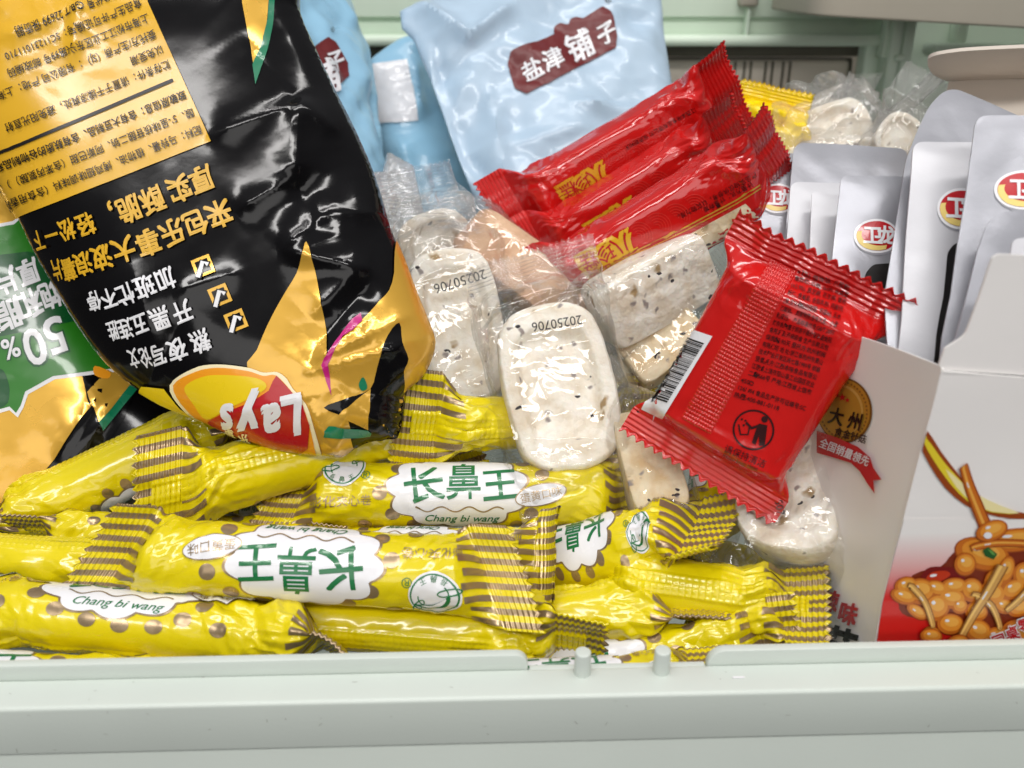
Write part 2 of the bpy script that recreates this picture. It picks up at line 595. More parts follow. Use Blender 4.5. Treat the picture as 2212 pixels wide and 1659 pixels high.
class Pack(Surf):
    """flow-wrapped packet: a body that flattens into a ribbed, toothed crimp at each end"""
    eu, ev = 2e-4, 2e-3
    maxstep = (.01, .12)

    def __init__(s, c0, c1, A, B, roll=0.0, n=2.0, Lt=.011, Lc=.012, W=None, seed=1, wr=.0008, tw=(0, 0), curl=(0, 0),
                 corr=.00028, pitch=.0017, tooth=(.0026, .0009), eps=.0005, bend=0.0, ffreq=3.0, cup=(0, 0), zax=None, sh=(0, 0), mid=.07):
        s.c0, s.c1 = np.asarray(c0, float), np.asarray(c1, float)
        s.C = (s.c0 + s.c1) / 2
        s.L = np.linalg.norm(s.c1 - s.c0)
        s.ex = unit(s.c1 - s.c0)
        z = (CAMP - s.C) if zax is None else np.asarray(zax, float)
        z = unit(z - s.ex * (z @ s.ex))
        y = np.cross(z, s.ex)
        r = math.radians(roll)
        s.ez = z * math.cos(r) + y * math.sin(r)
        s.ey = np.cross(s.ez, s.ex)
        s.A, s.B, s.n, s.Lt, s.Lc = A, B, n, Lt, Lc
        s.W = W or A * 1.5
        s.seed, s.wr, s.tw, s.curl, s.corr, s.pitch, s.tooth, s.eps, s.bend, s.ff, s.cup = seed, wr, tw, curl, corr, pitch, tooth, eps, bend, ffreq, cup
        s.sh, s.mid = sh, mid
        s.X = s.L / 2 + Lt + Lc
        s.half = math.pi * math.sqrt((A * A + B * B) / 2) if n < 2.5 else 2 * (A + B) * .97

    def fields(s, x, qq):
        side = np.where(x >= 0, 1.0, -1.0)
        ax = np.abs(x)
        t = np.clip((ax - s.L / 2) / s.Lt, 0, 1)
        si, co = np.sin(np.pi * qq), np.cos(np.pi * qq)
        tr = np.where(np.abs(qq) <= .5, 2 * qq, np.sign(qq) * (2 - 2 * np.abs(qq)))
        y = s.W * tr
        k = s.seed * 3.17
        arc = qq * s.half
        env = s.mid + 1.25 * np.exp(-(((ax - s.L / 2) / (.20 * s.L)) ** 2)) + .55 * np.clip(pn(x * 22 + k, si * .8, co * .8) * 2.2, 0, 1)
        env = env * (1 - sstep(.75, 1.0, t))
        ck = 2.5 * crumple(x, arc, .015 * s.ff / 3, s.seed, 6) + (0 if s.mid > .3 else .9) * crumple(x, arc, .006, s.seed + .5, 5) + .30 * pn(si * 1.1 + k, co * 1.1, x * 38 - k)
        # folds that run from the crimp into the body
        fold = .55 * ridged(si * 3.2 + k, co * 3.2, side * 4 + x * 9) * np.exp(-(((ax - s.L / 2 - s.Lt * .4) / (s.Lt * 1.1)) ** 2))
        dsp = s.wr * (env * ck + fold * (1 - sstep(.7, 1.0, t)) - .25)
        if s.mid > .3:
            dsp = np.abs(dsp + s.wr * .12)              # loose film only stands off what it wraps
        rag = 1 + .5 * pn(y * 90 + k, side * 3.3)
        wav = .0026 * pn(y * 80, side * 5 + k, ax * 40) + .0010 * pn(y * 220, side * 7 + k, ax * 60)
        return {'d': dsp, 'r': rag, 'w': wav}

    def cached(s, key, x, qq):
        if not hasattr(s, '_fc'):
            nx, nq = 360, 256
            X = np.linspace(-s.X - .002, s.X + .002, nx)
            Q = (np.arange(nq + 4) - 2) / nq * 2 - 1
            U, V = np.meshgrid(X, Q, indexing='ij')
            s._fc = (nx, nq, s.fields(U, ((V + 1) % 2) - 1))
        nx, nq, fl = s._fc
        H = fl[key]
        a = np.clip((x + s.X + .002) / (2 * s.X + .004) * (nx - 1), 0, nx - 1.001)
        b = (qq + 1) / 2 * nq + 2
        i, j = np.floor(a).astype(int), np.floor(b).astype(int)
        fa, fb = a - i, b - j
        j1 = np.minimum(j + 1, nq + 3)
        i1 = np.minimum(i + 1, nx - 1)
        return (H[i, j] * (1 - fb) + H[i, j1] * fb) * (1 - fa) + (H[i1, j] * (1 - fb) + H[i1, j1] * fb) * fa

    def pos(s, x, q):
        x, q = np.broadcast_arrays(np.asarray(x, float), np.asarray(q, float))
        side = np.where(x >= 0, 1.0, -1.0)
        ax = np.abs(x)
        t = np.clip((ax - s.L / 2) / s.Lt, 0, 1)
        tt = .55 * t + .45 * t * t * (3 - 2 * t)
        ang = np.pi * q
        si, co = np.sin(ang), np.cos(ang)
        p = 2.0 / s.n
        yb = s.A * np.sign(si) * np.abs(si) ** p
        zb = s.B * np.sign(co) * np.abs(co) ** p
        qq = ((q + 1) % 2) - 1
        tr = np.where(np.abs(qq) <= .5, 2 * qq, np.sign(qq) * (2 - 2 * np.abs(qq)))
        y = yb * (1 - tt) + s.W * tr * tt
        z = zb * (1 - tt ** 1.25) + s.eps * co * tt
        dsp = s.cached('d', x, qq)
        ny, nz = yb / s.A * (1 - tt), zb / s.B * (1 - .5 * tt)
        ln = np.sqrt(ny * ny + nz * nz) + 1e-6
        y = y + dsp * ny / ln
        z = z + dsp * nz / ln
        # ribbed crimp
        c = sstep(s.L / 2 + s.Lt * .82, s.L / 2 + s.Lt * 1.02, ax)
        z = z + s.corr * c * np.sin(2 * np.pi * (ax - s.L / 2) / s.pitch) * s.cached('r', x, qq)
        z = z + c * s.cached('w', x, qq)
        if s.tooth[1]:
            g = np.clip((ax - (s.X - .0022)) / .0022, 0, 1)
            ax2 = ax + s.tooth[1] * tri(y / s.tooth[0] + .3) * g
        else:
            ax2 = ax
        ax2 = ax2 + y * np.where(side > 0, s.sh[1], s.sh[0]) * sstep(-.5, 1.0, (ax - s.L / 2) / s.Lt)
        xx = ax2
        for e, sd in ((0, -1), (1, 1)):
            m = side == sd
            if s.cup[e]:
                z = z + np.where(m, tt * s.cup[e] * (y / s.W) ** 2 * s.W, 0)
            if s.curl[e]:
                h = s.L / 2 + s.Lt * .35
                ee = np.clip(ax2 - h, 0, None)
                kk = s.curl[e] / (s.X - h)
                a = kk * ee
                xn = h + np.sin(a) / kk - z * np.sin(a)
                zn = (1 - np.cos(a)) / kk + z * np.cos(a)
                on = m & (ax2 > h)
                xx = np.where(on, xn, xx)
                z = np.where(on, zn, z)
            if s.tw[e]:
                a = math.radians(s.tw[e]) * sstep(-.6, 1.0, (ax - s.L / 2) / s.Lt) * m
                y, z = y * np.cos(a) - z * np.sin(a), y * np.sin(a) + z * np.cos(a)
        z = z + s.bend * (x / s.L * 2) ** 2 * s.L
        xw = side * xx
        return s.C + xw[..., None] * s.ex + y[..., None] * s.ey + z[..., None] * s.ez

    def guess(s, Q):
        if not hasattr(s, '_g'):
            x = np.linspace(-s.X, s.X, 90); q = np.linspace(-1, 1, 80, endpoint=False)
            U, V = [a.ravel() for a in np.meshgrid(x, q, indexing='ij')]
            W = s.pos(U, V); N = s.nrm(U, V)
            ok = np.sum(N * (CAMP - W), -1) > 0
            s._g = (U[ok], V[ok], proj(W[ok]))
        U, V, Pq = s._g
        i = np.concatenate([np.argmin(((Pq[None] - q[:, None]) ** 2).sum(-1), 1) for q in np.array_split(Q, max(1, len(Q) // 400))])
        return U[i].copy(), V[i].copy()

    def clamp(s, u, v):
        return np.clip(u, -s.X, s.X), v

    def uv(s, V2, k=None):
        """mm on the laid-out wrapper -> surface parameters"""
        V2 = np.asarray(V2, float)
        kx = s.L / 100.0 if k is None else k
        return V2[:, 0] * kx, V2[:, 1] / 39.0

    def band(s, x0, x1, nx, nq, q0=-1.0, q1=1.0, h=None):
        wrap = (q1 - q0) >= 2
        x = np.linspace(x0, x1, nx)
        q = np.linspace(q0, q1, nq, endpoint=not wrap)
        U, V = np.meshgrid(x, q, indexing='ij')
        W = s.pos(U, V)
        if h is not None:
            W = W + s.nrm(U, V) * h(U, V)[..., None]
        N = s.nrm(U, V)
        return W.reshape(-1, 3), grid_faces(nx, nq, wrap), N.reshape(-1, 3)


class Plate(Surf):
    """bag, pouch or card: an outline with a swelling, creased front and a back"""
    maxstep = (.02, .02)

    def __init__(s, anchors, outline, T=0.0, R=.02, pw=.5, Tb=None, thick=.0008, extra=None, bend=None):
        a = [P(*p) if not isinstance(p, np.ndarray) else p for p in anchors]
        s.O = a[0]
        s.ex = unit(a[1] - a[0])
        n = unit(np.cross(a[1] - a[0], a[2] - a[0]))
        if n @ (CAMP - a[0]) < 0:
            n = -n
        s.ez, s.ey = n, np.cross(n, s.ex)
        s.T, s.R, s.pw, s.Tb, s.thick, s.extra, s.bendf = T, R, pw, (T if Tb is None else Tb), thick, extra, bend
        s.out_px = np.asarray(outline, float)
        U, V = s.plane(s.out_px)
        s.ol = np.stack([U, V], -1)
        if np.sum(U * np.roll(V, -1) - np.roll(U, -1) * V) < 0:
            s.ol = s.ol[::-1].copy()
        s.creases = []

    def plane(s, Q):
        Q = np.asarray(Q, float)
        r = ray(Q[:, 0], Q[:, 1])
        d = ((s.O - CAMP) @ s.ez) / (r @ s.ez)
        W = CAMP + r * d[:, None] - s.O
        return W @ s.ex, W @ s.ey

    def crease(s, x0, y0, x1, y1, amp, w):
        U, V = s.plane([(x0, y0), (x1, y1)])
        s.creases.append((U[0], V[0], U[1], V[1], amp, w))

    def near(s, u, v):
        sh = u.shape
        Pt = np.stack([u.ravel(), v.ravel()], -1)
        a, b = s.ol, np.roll(s.ol, -1, 0)
        d = b - a
        bd = np.full(len(Pt), 1e9); bp = Pt.copy(); ins = np.zeros(len(Pt), bool)
        for i in range(len(a)):
            l2 = d[i] @ d[i] + 1e-18
            t = np.clip(((Pt - a[i]) @ d[i]) / l2, 0, 1)
            c = a[i] + t[:, None] * d[i]
            ds = ((Pt - c) ** 2).sum(-1)
            m = ds < bd
            bd = np.where(m, ds, bd); bp[m] = c[m]
            cr = (a[i, 1] > Pt[:, 1]) != (b[i, 1] > Pt[:, 1])
            xi = a[i, 0] + (Pt[:, 1] - a[i, 1]) / (d[i, 1] if abs(d[i, 1]) > 1e-15 else 1e-15) * d[i, 0]
            ins ^= cr & (Pt[:, 0] < xi)
        dist = np.where(ins, np.sqrt(bd), 0)
        return dist.reshape(sh), bp.reshape(sh + (2,)), ins.reshape(sh)

    def prof(s, dist):
        t = np.clip(dist / s.R, 0, 1)
        return (1 - (1 - t) ** 2) ** s.pw

    def h_exact(s, u, v, back=False):
        b = s.bendf(u, v) if s.bendf else 0.0
        if s.T == 0 and s.extra is None:
            return b + np.zeros_like(u)
        f = s.prof(s.near(u, v)[0])
        if back:
            return b - s.thick - s.Tb * f
        z = s.T * f
        if s.extra:
            z = z + s.extra(u, v) * np.clip(f * 1.6, 0, 1)
        for (a, c, a2, c2, amp, w) in s.creases:
            dx, dy = a2 - a, c2 - c
            l2 = dx * dx + dy * dy
            t = ((u - a) * dx + (v - c) * dy) / l2
            dd = np.abs((u - a) * dy - (v - c) * dx) / math.sqrt(l2)
            tp = np.clip(np.minimum(t + .15, 1.15 - t) / .3, 0, 1)
            z = z + amp * np.exp(-(dd / w) ** 1.15) * tp * np.clip(f * 1.5, 0, 1)
        return b + z

    def h(s, u, v, back=False):
        if s.T == 0 and s.extra is None:
            return (s.bendf(u, v) if s.bendf else 0.0) + np.zeros_like(u)
        if not hasattr(s, '_hc'):
            s._hc = {}
        if back not in s._hc:
            g = max(.0006, np.ptp(s.ol[:, 0]) / 420)
            lo = s.ol.min(0) - 4 * g
            n = np.ceil((s.ol.max(0) + 4 * g - lo) / g).astype(int) + 1
            U, V = np.meshgrid(lo[0] + g * np.arange(n[0]), lo[1] + g * np.arange(n[1]), indexing='ij')
            s._hc[back] = (g, lo, n, s.h_exact(U, V, back))
        g, lo, n, H = s._hc[back]
        a, b = (u - lo[0]) / g, (v - lo[1]) / g
        a, b = np.clip(a, 1, n[0] - 2.001), np.clip(b, 1, n[1] - 2.001)
        i, j = np.floor(a).astype(int), np.floor(b).astype(int)
        fa, fb = a - i, b - j

        def w(t):
            return (((-t + 2) * t - 1) * t / 2, ((3 * t - 5) * t * t + 2) / 2, ((-3 * t + 4) * t + 1) * t / 2, (t - 1) * t * t / 2)
        wa, wb = w(fa), w(fb)
        z = 0
        for x in range(4):
            ii = np.clip(i - 1 + x, 0, n[0] - 1)
            for y in range(4):
                z = z + wa[x] * wb[y] * H[ii, np.clip(j - 1 + y, 0, n[1] - 1)]
        return z

    def pos(s, u, v, back=False):
        u, v = np.broadcast_arrays(np.asarray(u, float), np.asarray(v, float))
        return s.O + u[..., None] * s.ex + v[..., None] * s.ey + s.h(u, v, back)[..., None] * s.ez

    def guess(s, Q):
        return s.plane(Q)

    def clamp(s, u, v):
        d, bp, ins = s.near(u, v)
        return np.where(ins, u, bp[..., 0]), np.where(ins, v, bp[..., 1])

    def inv(s, Q):
        """where the print falls: along the sight line onto the bag's smooth swell, so that the print follows every crease"""
        Q = np.asarray(Q, float)
        if s.T == 0 and s.extra is None:
            return Surf.inv(s, Q)
        u, v = s.plane(Q)
        s.h(u[:1], v[:1])
        if not hasattr(s, '_hb'):
            H = s._hc[False][3].copy()
            n = max(1, int(.007 / s._hc[False][0]))
            for _ in range(2):
                for ax in (0, 1):
                    c = np.cumsum(np.pad(H, [(n + 1, n) if k == ax else (0, 0) for k in (0, 1)], mode='edge'), ax)
                    w = 2 * n + 1
                    H = (np.take(c, range(w, c.shape[ax]), ax) - np.take(c, range(0, c.shape[ax] - w), ax)) / w
            s._hb = H
        g, lo, n, _ = s._hc[False]
        r = ray(Q[:, 0], Q[:, 1])
        h = np.zeros(len(Q))
        for it in range(10):
            d = ((s.O + 0 * r + h[:, None] * s.ez - CAMP) @ s.ez) / (r @ s.ez)
            W = CAMP + r * d[:, None] - s.O
            u, v = W @ s.ex, W @ s.ey
            i = np.clip(np.round((u - lo[0]) / g).astype(int), 0, n[0] - 1)
            j = np.clip(np.round((v - lo[1]) / g).astype(int), 0, n[1] - 1)
            h = h + .6 * (s._hb[i, j] - h)
        return s.clamp(u, v)

    def body(s, name, m, parent, cell=.002, mback=None):
        V2, fs = cutgrid(s.ol, [list(range(len(s.ol)))], cell)
        u, v = V2[:, 0], V2[:, 1]
        A, B = s.pos(u, v), s.pos(u, v, True) if (s.T or s.extra is not None) else s.pos(u, v) - s.ez * s.thick
        n = len(V2)
        ed = {}
        for f in fs:
            for i in range(len(f)):
                a, b = f[i], f[(i + 1) % len(f)]
                ed[(a, b)] = 1
        faces = [list(f) for f in fs] + [[n + i for i in f[::-1]] for f in fs]
        mi = [0] * len(fs) + [1 if mback else 0] * len(fs)
        for (a, b) in ed:
            if (b, a) not in ed:
                faces.append([b, a, n + a, n + b]); mi.append(0)
        o = mesh(name, np.concatenate([A, B]), faces, [m, mback] if mback else [m], parent, mi)
        o.data.set_sharp_from_angle(angle=math.radians(50))
        return o


class Print:
    """ink on a surface: flat shapes laid over it as thin sheets"""

    def __init__(s, surf, off=.00012, step=.00006):
        s.surf, s.off, s.step = surf, off, step
        s.V, s.F, s.N, s.M, s.mats = [], [], [], [], []
        s.n = 0

    def raw(s, W, faces, N, m):
        if m not in s.mats:
            s.mats.append(m)
        s.V.append(W); s.N.append(N)
        s.F += [[i + s.n for i in f] for f in faces]
        s.M += [s.mats.index(m)] * len(faces)
        s.n += len(W)

    def lay(s, u, v, faces, m, layer):
        W, N = s.surf.pos(u, v), s.surf.nrm(u, v)
        s.raw(W + N * (s.off + s.step * layer), faces, N, m)

    def shape(s, V, faces, m, layer=0, cell=9.0, space='px'):
        V = np.asarray(V, float)
        if len(V) < 3 or not len(faces):
            return
        W, fs = cutgrid(V, faces, cell)
        if space == 'px':
            u, v = s.surf.inv(W)
            fs = [f[::-1] for f in fs]          # image y runs down
        else:
            u, v = s.surf.uv(W)
        s.lay(u, v, fs, m, layer)

    def poly(s, pts, m, layer=0, cell=9.0, space='px', smooth=0):
        pts = smooth_poly(pts, smooth) if smooth else np.asarray(pts, float)
        s.shape(pts, [list(range(len(pts)))], m, layer, cell, space)

    def line(s, pts, w, m, layer=1, cell=9.0, space='px', w1=None, closed=False, smooth=0):
        if smooth:
            pts = smooth_poly(pts, smooth)
            if not closed: pts = pts[:-smooth + 1 if smooth > 1 else None]
        V, f = stroke(pts, w, w1, closed)
        s.shape(V, f, m, layer, cell, space)

    def text(s, body, x, y, size, m, ang=0.0, layer=2, bold=0.0, sx=1.0, anchor=(0, 0), shear=0.0, cell=12.0, space='px', spacing=1.0):
        if bold:                                            # heavier strokes: the same letters struck four times, slightly apart
            for i, (dx, dy) in enumerate(((bold, bold), (-bold, bold), (bold, -bold), (-bold, -bold))):
                a = math.radians(ang)
                X, Y = dx * size * sx, dy * size
                qx, qy = X * math.cos(a), X * math.sin(a)
                if space == 'px':
                    qx, qy = qx + Y * math.sin(a), qy - Y * math.cos(a)
                else:
                    qx, qy = qx - Y * math.sin(a), qy + Y * math.cos(a)
                s.text(body, x + qx, y + qy, size, m, ang, layer + .22 * i, 0.0, sx, anchor, shear, cell, space, spacing)
            return
        V, f = glyphs(body, 0.0, shear, spacing)
        if not len(V):
            return
        V = V.copy()
        w = V[:, 0].max() + V[:, 0].min()
        V[:, 0] -= w * anchor[0]
        V[:, 1] -= .76 * anchor[1]
        a = math.radians(ang)
        c, n = math.cos(a), math.sin(a)
        X, Y = V[:, 0] * size * sx, V[:, 1] * size
        if space == 'px':
            Q = np.stack([x + X * c + Y * n, y + X * n - Y * c], -1)
        else:
            Q = np.stack([x + X * c - Y * n, y + X * n + Y * c], -1)
        s.shape(Q, f, m, layer, cell, space)

    def build(s, name, parent, label=None):
        if not s.V:
            return None
        o = mesh(name, np.concatenate(s.V), s.F, s.mats, parent, s.M, True, np.concatenate(s.N))
        if label: o['label'] = label
        return o


def box(bm, x0, x1, y0, y1, z0, z1):
    vs = [bm.verts.new((x, y, z)) for z in (z0, z1) for y in (y0, y1) for x in (x0, x1)]
    for f in ((0, 2, 3, 1), (4, 5, 7, 6), (0, 1, 5, 4), (2, 6, 7, 3), (0, 4, 6, 2), (1, 3, 7, 5)):
        bm.faces.new([vs[i] for i in f])


def bobj(name, bm, m, parent, bevel=.001, seg=3, smooth=True, loc=(0, 0, 0), rz=0.0):
    bmesh.ops.recalc_face_normals(bm, faces=bm.faces[:])
    me = bpy.data.meshes.new(name)
    if bevel:
        es = [e for e in bm.edges if len(e.link_faces) == 2 and e.calc_face_angle(0) > .5]
        bmesh.ops.bevel(bm, geom=es, offset=bevel, segments=seg, affect='EDGES', profile=.5, clamp_overlap=True)
    bm.to_mesh(me); bm.free()
    me.materials.append(m)
    if smooth:
        me.polygons.foreach_set('use_smooth', np.ones(len(me.polygons), bool))
        me.set_sharp_from_angle(angle=math.radians(35))
    o = bpy.data.objects.new(name, me)
    sc.collection.objects.link(o)
    o.parent = parent
    o.location = loc
    o.rotation_euler.z = rz
    return o


def extrude_profile(bm, prof, x0, x1):
    n = len(prof)
    a = [bm.verts.new((x0, y, z)) for y, z in prof]
    b = [bm.verts.new((x1, y, z)) for y, z in prof]
    bm.faces.new(a); bm.faces.new(b[::-1])
    for i in range(n):
        bm.faces.new([a[i], a[(i + 1) % n], b[(i + 1) % n], b[i]][::-1])
# ================================================================ the bin
YAW = math.atan(.0307)
bin_o = thing('storage_bin', (0, .1727, .0004), 'pale mint plastic storage bin with a ledged front rim, full of snacks', 'bin')
bin_o.rotation_euler.z = YAW
bm = bmesh.new()
box(bm, -.21, .21, 0, .0105, -.0163, 0)
bobj('rim', bm, MINT, bin_o, .0011, 4)
bm = bmesh.new()
box(bm, -.21, .21, .0028, .0098, -.17, -.0157)
bobj('front_wall', bm, MINT, bin_o, .0006, 2)


def lip(x0, x1, r0, r1):
    bm = bmesh.new()
    pts = [(x0, -.012), (x1, -.012)]
    n = 8
    for i in range(n + 1):
        a = math.pi / 2 * i / n
        pts.append((x1 - r1 + r1 * math.cos(a),   .0045 - r1 + r1 * math.sin(a)))
    for i in range(n + 1):
        a = math.pi / 2 + math.pi / 2 * i / n
        pts.append((x0 + r0 + r0 * math.cos(a),   .0045 - r0 + r0 * math.sin(a)))
    a = [bm.verts.new((x, .0105, z)) for x, z in pts]
    b = [bm.verts.new((x, .0131, z)) for x, z in pts]
    bm.faces.new(a); bm.faces.new(b)
    for i in range(len(pts)):
        j = (i + 1) % len(pts)
        bm.faces.new([a[i], a[j], b[j], b[i]])
    bobj('rim_lip', bm, MINT, bin_o, .0004, 2)


lip(-.21, .0046, .0005, .0036)
lip(.0530, .21, .0050, .0005)
bm = bmesh.new()
box(bm, .0046 + .0004, .0526, .0105, .0125, -.012, -.0006)
bobj('notch_wall', bm, MINT, bin_o, .0003, 2)
for X in (.0190, .0401):
    bm = bmesh.new()
    bmesh.ops.create_cone(bm, cap_ends=True, segments=40, radius1=.0023, radius2=.0021, depth=.009, matrix=Matrix.Translation((0, 0, .0027)))
    bobj('peg', bm, MINT, bin_o, .0004, 3, loc=(X, .0085, 0))
bm = bmesh.new()
box(bm, -.212, -.209, .014, .46, -.17, -.002)
bobj('side_wall', bm, MINT, bin_o, .0006, 2)
bm = bmesh.new()
box(bm, .209, .212, .014, .46, -.17, -.002)
bobj('side_wall', bm, MINT, bin_o, .0006, 2)
bm = bmesh.new()
box(bm, -.208, .208, .012, .45, -.175, -.17)
bobj('bin_floor', bm, MINT, bin_o, .0006, 2)
bm = bmesh.new()
box(bm, -.208, .208, .452, .46, -.17, .055)
bobj('back_wall', bm, MINT, bin_o, .0006, 2)
# small pale scuff on the ledge
bm = bmesh.new()
box(bm, .0585, .0617, .0050, .0056, .0001, .00025)
bobj('scuff_mark', bm, WHT, bin_o, 0)

# dust, hairs and small dark nicks on the rim
bm = bmesh.new()
r = random.Random(12)
for i in range(34):
    x = r.uniform(-.14, .14)
    spot = r.random()
    L_, w_ = r.uniform(.0003, .0014), r.uniform(.00008, .00018)
    a_ = r.uniform(-.5, .5) if spot < .6 else r.uniform(0, 3)
    if spot < .45:
        y0_ = r.uniform(.0012, .0102); c_ = (x, y0_, .00006)
        pts = [(c_[0] + L_ * sx * math.cos(a_) - w_ * sy * math.sin(a_), c_[1] + L_ * sx * math.sin(a_) + w_ * sy * math.cos(a_), .00008) for sx, sy in ((-.5, -.5), (.5, -.5), (.5, .5), (-.5, .5))]
    else:
        z0_ = r.uniform(-.0145, -.0015)
        pts = [(x + L_ * sx * math.cos(a_) - w_ * sy * math.sin(a_), -.00008, z0_ + L_ * sx * math.sin(a_) + w_ * sy * math.cos(a_)) for sx, sy in ((-.5, -.5), (.5, -.5), (.5, .5), (-.5, .5))]
    bm.faces.new([bm.verts.new(p) for p in pts])
bobj('dust_marks', bm, mat('grey_dust', (150, 152, 144), .9), bin_o, 0)['kind'] = 'stuff'

# ================================================================ crate standing behind
YB = .62
crate = thing('stacked_crate', (0, YB, 0), 'pale green plastic crate standing behind the bin, with a framed taupe side panel', 'crate')


def pane(name, x0, y0, x1, y1, m, Y=YB, t=.006, bev=.0012):
    a, b = PY(x0, max(y0, 0), Y), PY(x1, max(y0, 0), Y)
    a[2], b[2] = PY(x0, y0, Y)[2], PY(x0, y1, Y)[2]
    bm = bmesh.new()
    box(bm, min(a[0], b[0]), max(a[0], b[0]), Y - YB, Y - YB + t, min(a[2], b[2]), max(a[2], b[2]))
    return bobj(name, bm, m, crate, bev, 3)


pane('top_band', 500, -200, 1915, 38, MINT2, YB - .004)
pane('ledge', 500, 76, 1915, 101, MINT2, YB - .012, .018, .003)
pane('recessed_band', 500, 38, 1915, 78, MINT2, YB + .001)
pane('painted_shadow_strip', 500, 99, 1880, 122, DARK, YB + .012)  # dark strip painted in for the shade below the ledge
pane('side_frame', 1872, 95, 1960, 340, MINT2, YB - .006, .014, .002)
pane('window_back', 500, 95, 1900, 520, TAUPE, YB + .03)
pane('corner_post', 1940, -60, 1966, 330, MINT2, YB - .022, .016, .002)
pane('corner_post', 1966, -100, 1992, 330, MINT2, YB - .014, .012, .002)
pane('corner_rib', 1921, 25, 1932, 125, MINT2, YB - .018, .010, .001)
pane('corner_rib', 1938, 118, 1962, 134, MINT2, YB - .026, .010, .002)
pane('end_panel', 1985, -200, 2500, 420, MINT2, YB + .02)
pane('end_rail', 2020, 97, 2500, 125, MINT2, YB - .008, .02, .003)
pane('end_rib', 2075, 30, 2100, 110, MINT2, YB + .008, .012, .002)
pane('clip', 1600, -20, 1640, 15, GREYB, YB - .014, .01, .002)
pane('tie_rib', 1617, -10, 1626, 82, MINT2, YB - .01, .008, .002)
pane('slot_panel_back', 640, 70, 905, 560, DARK, YB + .004, .01)
o = pane('slot_frame', 1400, 124, 1845, 520, DARK, YB + .020, .004, .004)
panel = pane('slot_panel', 1380, 130, 1838, 520, TAUPE, YB + .012, .006, .005)
for x in (1610, 1624, 1656, 1671, 1694, 1709, 1590):
    pane('slot', x - 2, 133, x + 2, 520, DARK, YB + .0105, .004, 0).parent = panel
pane('slot', 700, 95, 706, 300, GREYB, YB, .004, 0)

tray = thing('shelf_tray', P(2100, -20, .46), 'warm grey rounded tray edge hanging above the crate at top right', 'tray')
bm = bmesh.new()
t0 = P(1765, 20, .46) - P(2100, -20, .46)
pts = round_poly([(t0[0], 0), (.16, 0), (.16, .10), (t0[0], .10)], [.02, .002, .002, .02], 8)
lo = [bm.verts.new((x, y, -.012 - .055 * (x - t0[0]))) for x, y in pts]
hi = [bm.verts.new((x, y, .05)) for x, y in pts]
bm.faces.new(lo); bm.faces.new(hi)
for i in range(len(pts)):
    j = (i + 1) % len(pts)
    bm.faces.new([lo[i], lo[j], hi[j], hi[i]])
bobj('tray_body', bm, GREYB, tray, .004, 5)
# ================================================================ yellow filled rolls
ROLLS = 'yellow wrapped rolls piled in the bin'


def cloud(a, b, n=11, bump=.07, k=1.0):
    t = np.linspace(0, 2 * math.pi, 150, endpoint=False)
    r = (1 + bump * (np.abs(np.sin(n * t / 2 + .4)) * 2 - 1)) * k
    return np.stack([-2 + a * r * np.cos(t), -2.5 + b * r * np.sin(t)], -1)


DOTS = [(-30, -4.5), (-25.5, -13), (-18, -18.6), (-8, -21.5), (2, -22.5), (12, -22), (20, -18.5), (25, -12.5), (29, 3), (22, 10.5), (13, 15.5), (3, 17.3),
        (-7, 17), (-16, 13), (-24, 6.5), (-31, 16), (31, -21), (35, 14), (-36, -18)]


